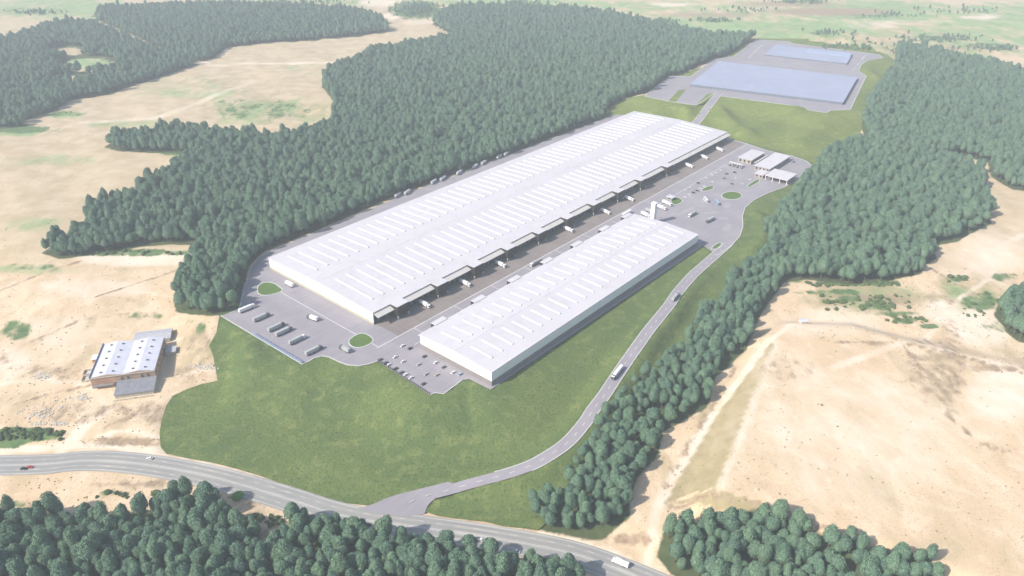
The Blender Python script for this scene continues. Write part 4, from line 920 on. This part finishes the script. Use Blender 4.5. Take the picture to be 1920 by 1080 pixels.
print('trees', len(TREES), 'near', {k: sum(t[5] == k for t in near) for k in SP})
LAB = dict(near_left='round-crowned dark green tree in the wood below the highway, lower left', near_right='round-crowned dark green tree in the clump at bottom right below the sand field', right='round-crowned dark green tree in the near part of the strip between access road and sand track')
def nth(k): k += 1; return '%d%s' % (k, 'th' if 10 <= k % 100 <= 20 else {1: 'st', 2: 'nd', 3: 'rd'}.get(k % 10, 'th'))
def spot(t):
    if t[5] == 'near_left':
        if seg_dist(hxy, [t[1]], [t[2]])[0][0] < HWW + 9: return 'tree in the front row of the lower wood along the highway, %s from the left'
        return ('dark green tree inside the left third of the lower wood', 'dark green tree inside the middle third of the lower wood', 'dark green tree inside the right third of the lower wood')[0 if t[6] < 330 else 1 if t[6] < 680 else 2]
    if t[5] == 'near_right':
        if seg_dist(wood_w['near_right'][2:12], [t[1]], [t[2]])[0][0] < 7: return 'tree on the sand field side of the bottom right clump, %s from the left'
        return 'round dark green tree inside the ' + ('left half' if t[6] < 1480 else 'right half') + ' of the bottom right clump'
    return LAB.get(t[5], 'round-crowned dark green tree at the right edge') if t[5] != 'right' else 'tree at the near end of the roadside strip, %s from the left'
spots = [spot(t) for t in near]; seen = {}
for k in sorted(range(len(near)), key=lambda k: near[k][6]):
    if '%s' in spots[k]: c_ = seen.get(spots[k], 0); seen[spots[k]] = c_ + 1; spots[k] = spots[k] % nth(c_)
protos = []
for i, (d, x, y, z, sc, wn, a, b) in enumerate(near):
    v = i % NV; r = empty('broadleaf_tree', (x, y, z), rt.uniform(0, 6.28), spots[i], 'tree', {'near_left': 'trees of the wood below the highway', 'near_right': 'trees of the bottom right clump'}.get(wn, 'trees of the roadside strip'))
    r.scale = (sc * rt.uniform(.92, 1.1), sc * rt.uniform(.92, 1.1), sc * rt.uniform(.95, 1.15))
    t_ = obj('trunk', trunks[v], r); c_ = obj('crown', crowns[v], r)
    if i < NV: protos.append((t_, c_))
for cx, cy, sx, sy, n_ in [(1600, 88, 70, 5, 60), (1760, 74, 80, 7, 70), (1860, 92, 60, 6, 60), (1560, 64, 40, 4, 30), (1340, 40, 40, 4, 40), (780, 20, 42, 13, 260), (1500, 4, 60, 4, 60), (70, 24, 70, 6, 60), (1255, 40, 30, 3, 30), (1680, 30, 60, 6, 30), (1800, 20, 80, 8, 40),
                           (980, 6, 80, 3, 40), (560, 5, 120, 3, 60), (1690, 100, 30, 8, 30), (1400, 20, 90, 6, 30)]:
    for (x, y) in ground([(cx + rt.gauss(0, .5) * sx, cy + rt.gauss(0, .5) * sy) for _ in range(n_)]): rest.append((0, x, y, zat(x, y) - 1.5, rt.uniform(.3, .7), 'far', 0, 0))
# the rest of the woods: one mass
me = bpy.data.meshes.new('forest'); me.from_pydata([t[1:4] for t in rest], [], [])
for nm, ty, vals in (('scl', 'FLOAT_VECTOR', [c for t in rest for c in (t[4] * rt.uniform(.88, 1.14), t[4] * rt.uniform(.88, 1.14), t[4] * rt.uniform(.88, 1.28))]), ('rot', 'FLOAT', [rt.uniform(0, 6.28) for _ in rest]), ('idx', 'INT', [rt.randrange(NV) for _ in rest])):
    a_ = me.attributes.new(nm, ty, 'POINT'); a_.data.foreach_set('vector' if ty == 'FLOAT_VECTOR' else 'value', vals)
fo = obj('forest', me); tag(struct(fo, 'stuff'), 'dense dark green forest on both sides of the warehouses', 'forest')
def scatter(o, pairs, gname):
    ng = bpy.data.node_groups.new(gname, 'GeometryNodeTree'); ng.interface.new_socket('Geometry', in_out='INPUT', socket_type='NodeSocketGeometry'); ng.interface.new_socket('Geometry', in_out='OUTPUT', socket_type='NodeSocketGeometry')
    N, Lk = ng.nodes, ng.links; gi = N.new('NodeGroupInput'); go = N.new('NodeGroupOutput'); ip = N.new('GeometryNodeInstanceOnPoints'); jn = N.new('GeometryNodeJoinGeometry')
    for pr in reversed(pairs):
        j2 = N.new('GeometryNodeJoinGeometry')
        for q in pr:
            oi = N.new('GeometryNodeObjectInfo'); oi.transform_space = 'ORIGINAL'; oi.inputs['Object'].default_value = q; Lk.new(oi.outputs['Geometry'], j2.inputs[0])
        g2 = N.new('GeometryNodeGeometryToInstance'); Lk.new(j2.outputs[0], g2.inputs[0]); Lk.new(g2.outputs[0], jn.inputs[0])
    def na(nm, ty): x = N.new('GeometryNodeInputNamedAttribute'); x.data_type = ty; x.inputs['Name'].default_value = nm; return [s for s in x.outputs if s.enabled][0]
    cx = N.new('ShaderNodeCombineXYZ'); Lk.new(na('rot', 'FLOAT'), cx.inputs[2])
    Lk.new(gi.outputs[0], ip.inputs['Points']); Lk.new(jn.outputs[0], ip.inputs['Instance']); ip.inputs['Pick Instance'].default_value = True
    Lk.new(na('idx', 'INT'), ip.inputs['Instance Index']); Lk.new(na('scl', 'FLOAT_VECTOR'), ip.inputs['Scale']); Lk.new(cx.outputs[0], ip.inputs['Rotation']); Lk.new(ip.outputs[0], go.inputs[0])
    m = o.modifiers.new('trees', 'NODES'); m.node_group = ng
scatter(fo, protos, 'forest_trees')
# bushes
bcr = [make_crown(70 + k, 1.7, 1.2, .7, 260, .34, bushleaf, 'bush', .8) for k in range(3)]
bb = make_crown(81, 3.6, 3.2, 2.4, 700, .4, brightleaf, 'bush', .85)
p = ground([(446, 936)])[0]; o = obj('bush', bb, None, (*p, zat(*p))); tag(o, 'bright green bush beside the shaded highway', 'bush')
BR = [(45, 815, 75, 10, 70, 'green bush in the scrub at far left above the highway', 'bushes of the left scrub'), (1625, 568, 85, 13, 60, 'green bush along the gully right of the forest and above the sand field', 'bushes along the gully'), (1600, 534, 90, 4, 30, 'green bush at the front foot of the right forest', 'bushes at the forest foot'),
      (1700, 600, 40, 6, 18, 'green bush at the lower end of the gully', 'bushes at the gully end'), (1850, 575, 45, 26, 26, 'green bush near the trees at the right edge', 'bushes at right edge'), (240, 928, 60, 5, 12, 'green bush on the bank below the highway', 'bushes on the highway bank'),
      (1380, 1062, 22, 6, 10, 'green bush in the gap of the bottom right clump', 'bushes in the clump'), (1795, 523, 18, 6, 9, 'green bush beside the sand track right of the forest', 'bushes beside the track'), (230, 475, 120, 4, 24, 'green bush along the near edge of the left forest', 'bushes at the left forest edge'),
      (700, 1018, 60, 6, 16, 'green bush between highway and lower wood', 'bushes by the lower wood'), (500, 975, 30, 12, 14, 'green bush in the gap of the lower wood', 'bushes in the lower gap'), (80, 205, 60, 6, 10, 'green bush along the far left forest edge', 'bushes at the far forest edge')]
for cx, cy, sx, sy, n, lb, gr in BR:
    pts = ground([(cx + rt.uniform(-1, 1) * sx, cy + rt.uniform(-1, 1) * sy) for _ in range(n)])
    pts = sorted([p for p in pts if seg_dist(hxy, [p[0]], [p[1]])[0][0] > HWW + 3], key=lambda p: proj(p[0], p[1], zat(*p))[0])
    for bi, (x, y) in enumerate(pts):
        o = obj('bush', bcr[rt.randrange(3)], None, (x, y, zat(x, y)), rt.uniform(0, 6.28)); s = rt.uniform(.45, 1.3); o.scale = (s * rt.uniform(.8, 1.4), s * rt.uniform(.8, 1.4), s); tag(o, lb + (', %s from the left' % nth(bi) if n <= 30 else ''), 'bush', gr)

dry = leaf_mat('dry_tuft', (.22, .19, .09), (.30, .25, .13), (.38, .31, .18))
tf = [make_crown(90 + k, 1.0, .7, .25, 60, .35, dry, 'dry_tuft', .6) for k in range(2)]
def tuft_proto(k, px):
    p = ground([px])[0]; o = obj('dry_tuft', tf[k], None, (*p, zat(*p))); tag(o, ('larger', 'smaller')[k] + ' lone dry tuft on the open sand field', 'tuft'); o.scale = (1.0 - .3 * k,) * 3; return o
tp = [(tuft_proto(0, (1540, 760)),), (tuft_proto(1, (1570, 800)),)]
TP = []
for x0, x1, y0, y1, n_ in ((1440, 1960, 610, 1060, 380), (1700, 1950, 500, 700, 700), (0, 400, 480, 840, 900), (0, 340, 250, 470, 500), (150, 640, 110, 260, 700), (1240, 1480, 640, 980, 350), (0, 480, 895, 975, 260), (1470, 1760, 520, 640, 500)):
    q = ground([(rt.uniform(x0, x1), rt.uniform(y0, y1)) for _ in range(n_)]); qa = np.array(q)
    ok = ~(inside(grass_poly, qa[:, 0], qa[:, 1]) | inside(main_poly, qa[:, 0], qa[:, 1])) & (seg_dist(hxy, qa[:, 0], qa[:, 1])[0] > HWW + 2) & (poly_dist([fw(-2, -20), fw(52, -20), fw(52, 70), fw(-2, 70)], qa[:, 0], qa[:, 1]) > 3)
    TP += [(float(a), float(b)) for a, b in qa[ok]]
ta = np.array(TP); tz_ = terrain(ta[:, 0], ta[:, 1])
me = bpy.data.meshes.new('dry_scrub'); me.from_pydata([(a, b, c) for (a, b), c in zip(TP, tz_.tolist())], [], [])
for nm, ty, vals in (('scl', 'FLOAT_VECTOR', [c for _ in TP for c in (lambda k: (k, k, k * .7))(rt.uniform(.2, .9) ** 1.8 * .75)]), ('rot', 'FLOAT', [rt.uniform(0, 6.28) for _ in TP]), ('idx', 'INT', [rt.randrange(2) for _ in TP])):
    a_ = me.attributes.new(nm, ty, 'POINT'); a_.data.foreach_set('vector' if ty == 'FLOAT_VECTOR' else 'value', vals)
ds = obj('dry_scrub', me); tag(struct(ds, 'stuff'), 'thin dry tufts scattered over the sand and dry fields', 'scrub'); scatter(ds, tp, 'dry_tufts')
# ------------------------------------------------------------------ haze
mh = bpy.data.materials.new('haze'); mh.use_nodes = True; n = mh.node_tree.nodes; n.remove(n['Principled BSDF'])
vol = n.new('ShaderNodeVolumePrincipled'); vol.inputs['Color'].default_value = (.88, .95, .985, 1); vol.inputs['Density'].default_value = HAZE_DENSITY; vol.inputs['Anisotropy'].default_value = 0.0
mh.node_tree.links.new(vol.outputs[0], n['Material Output'].inputs['Volume'])
hzb = MB().box(gx[0] - 60, gx[-1] + 60, gy[0] - 60, gy[-1] + 60, float(Zs.min()) - 1.2, 372).build('haze', mh); struct(hzb, 'stuff')
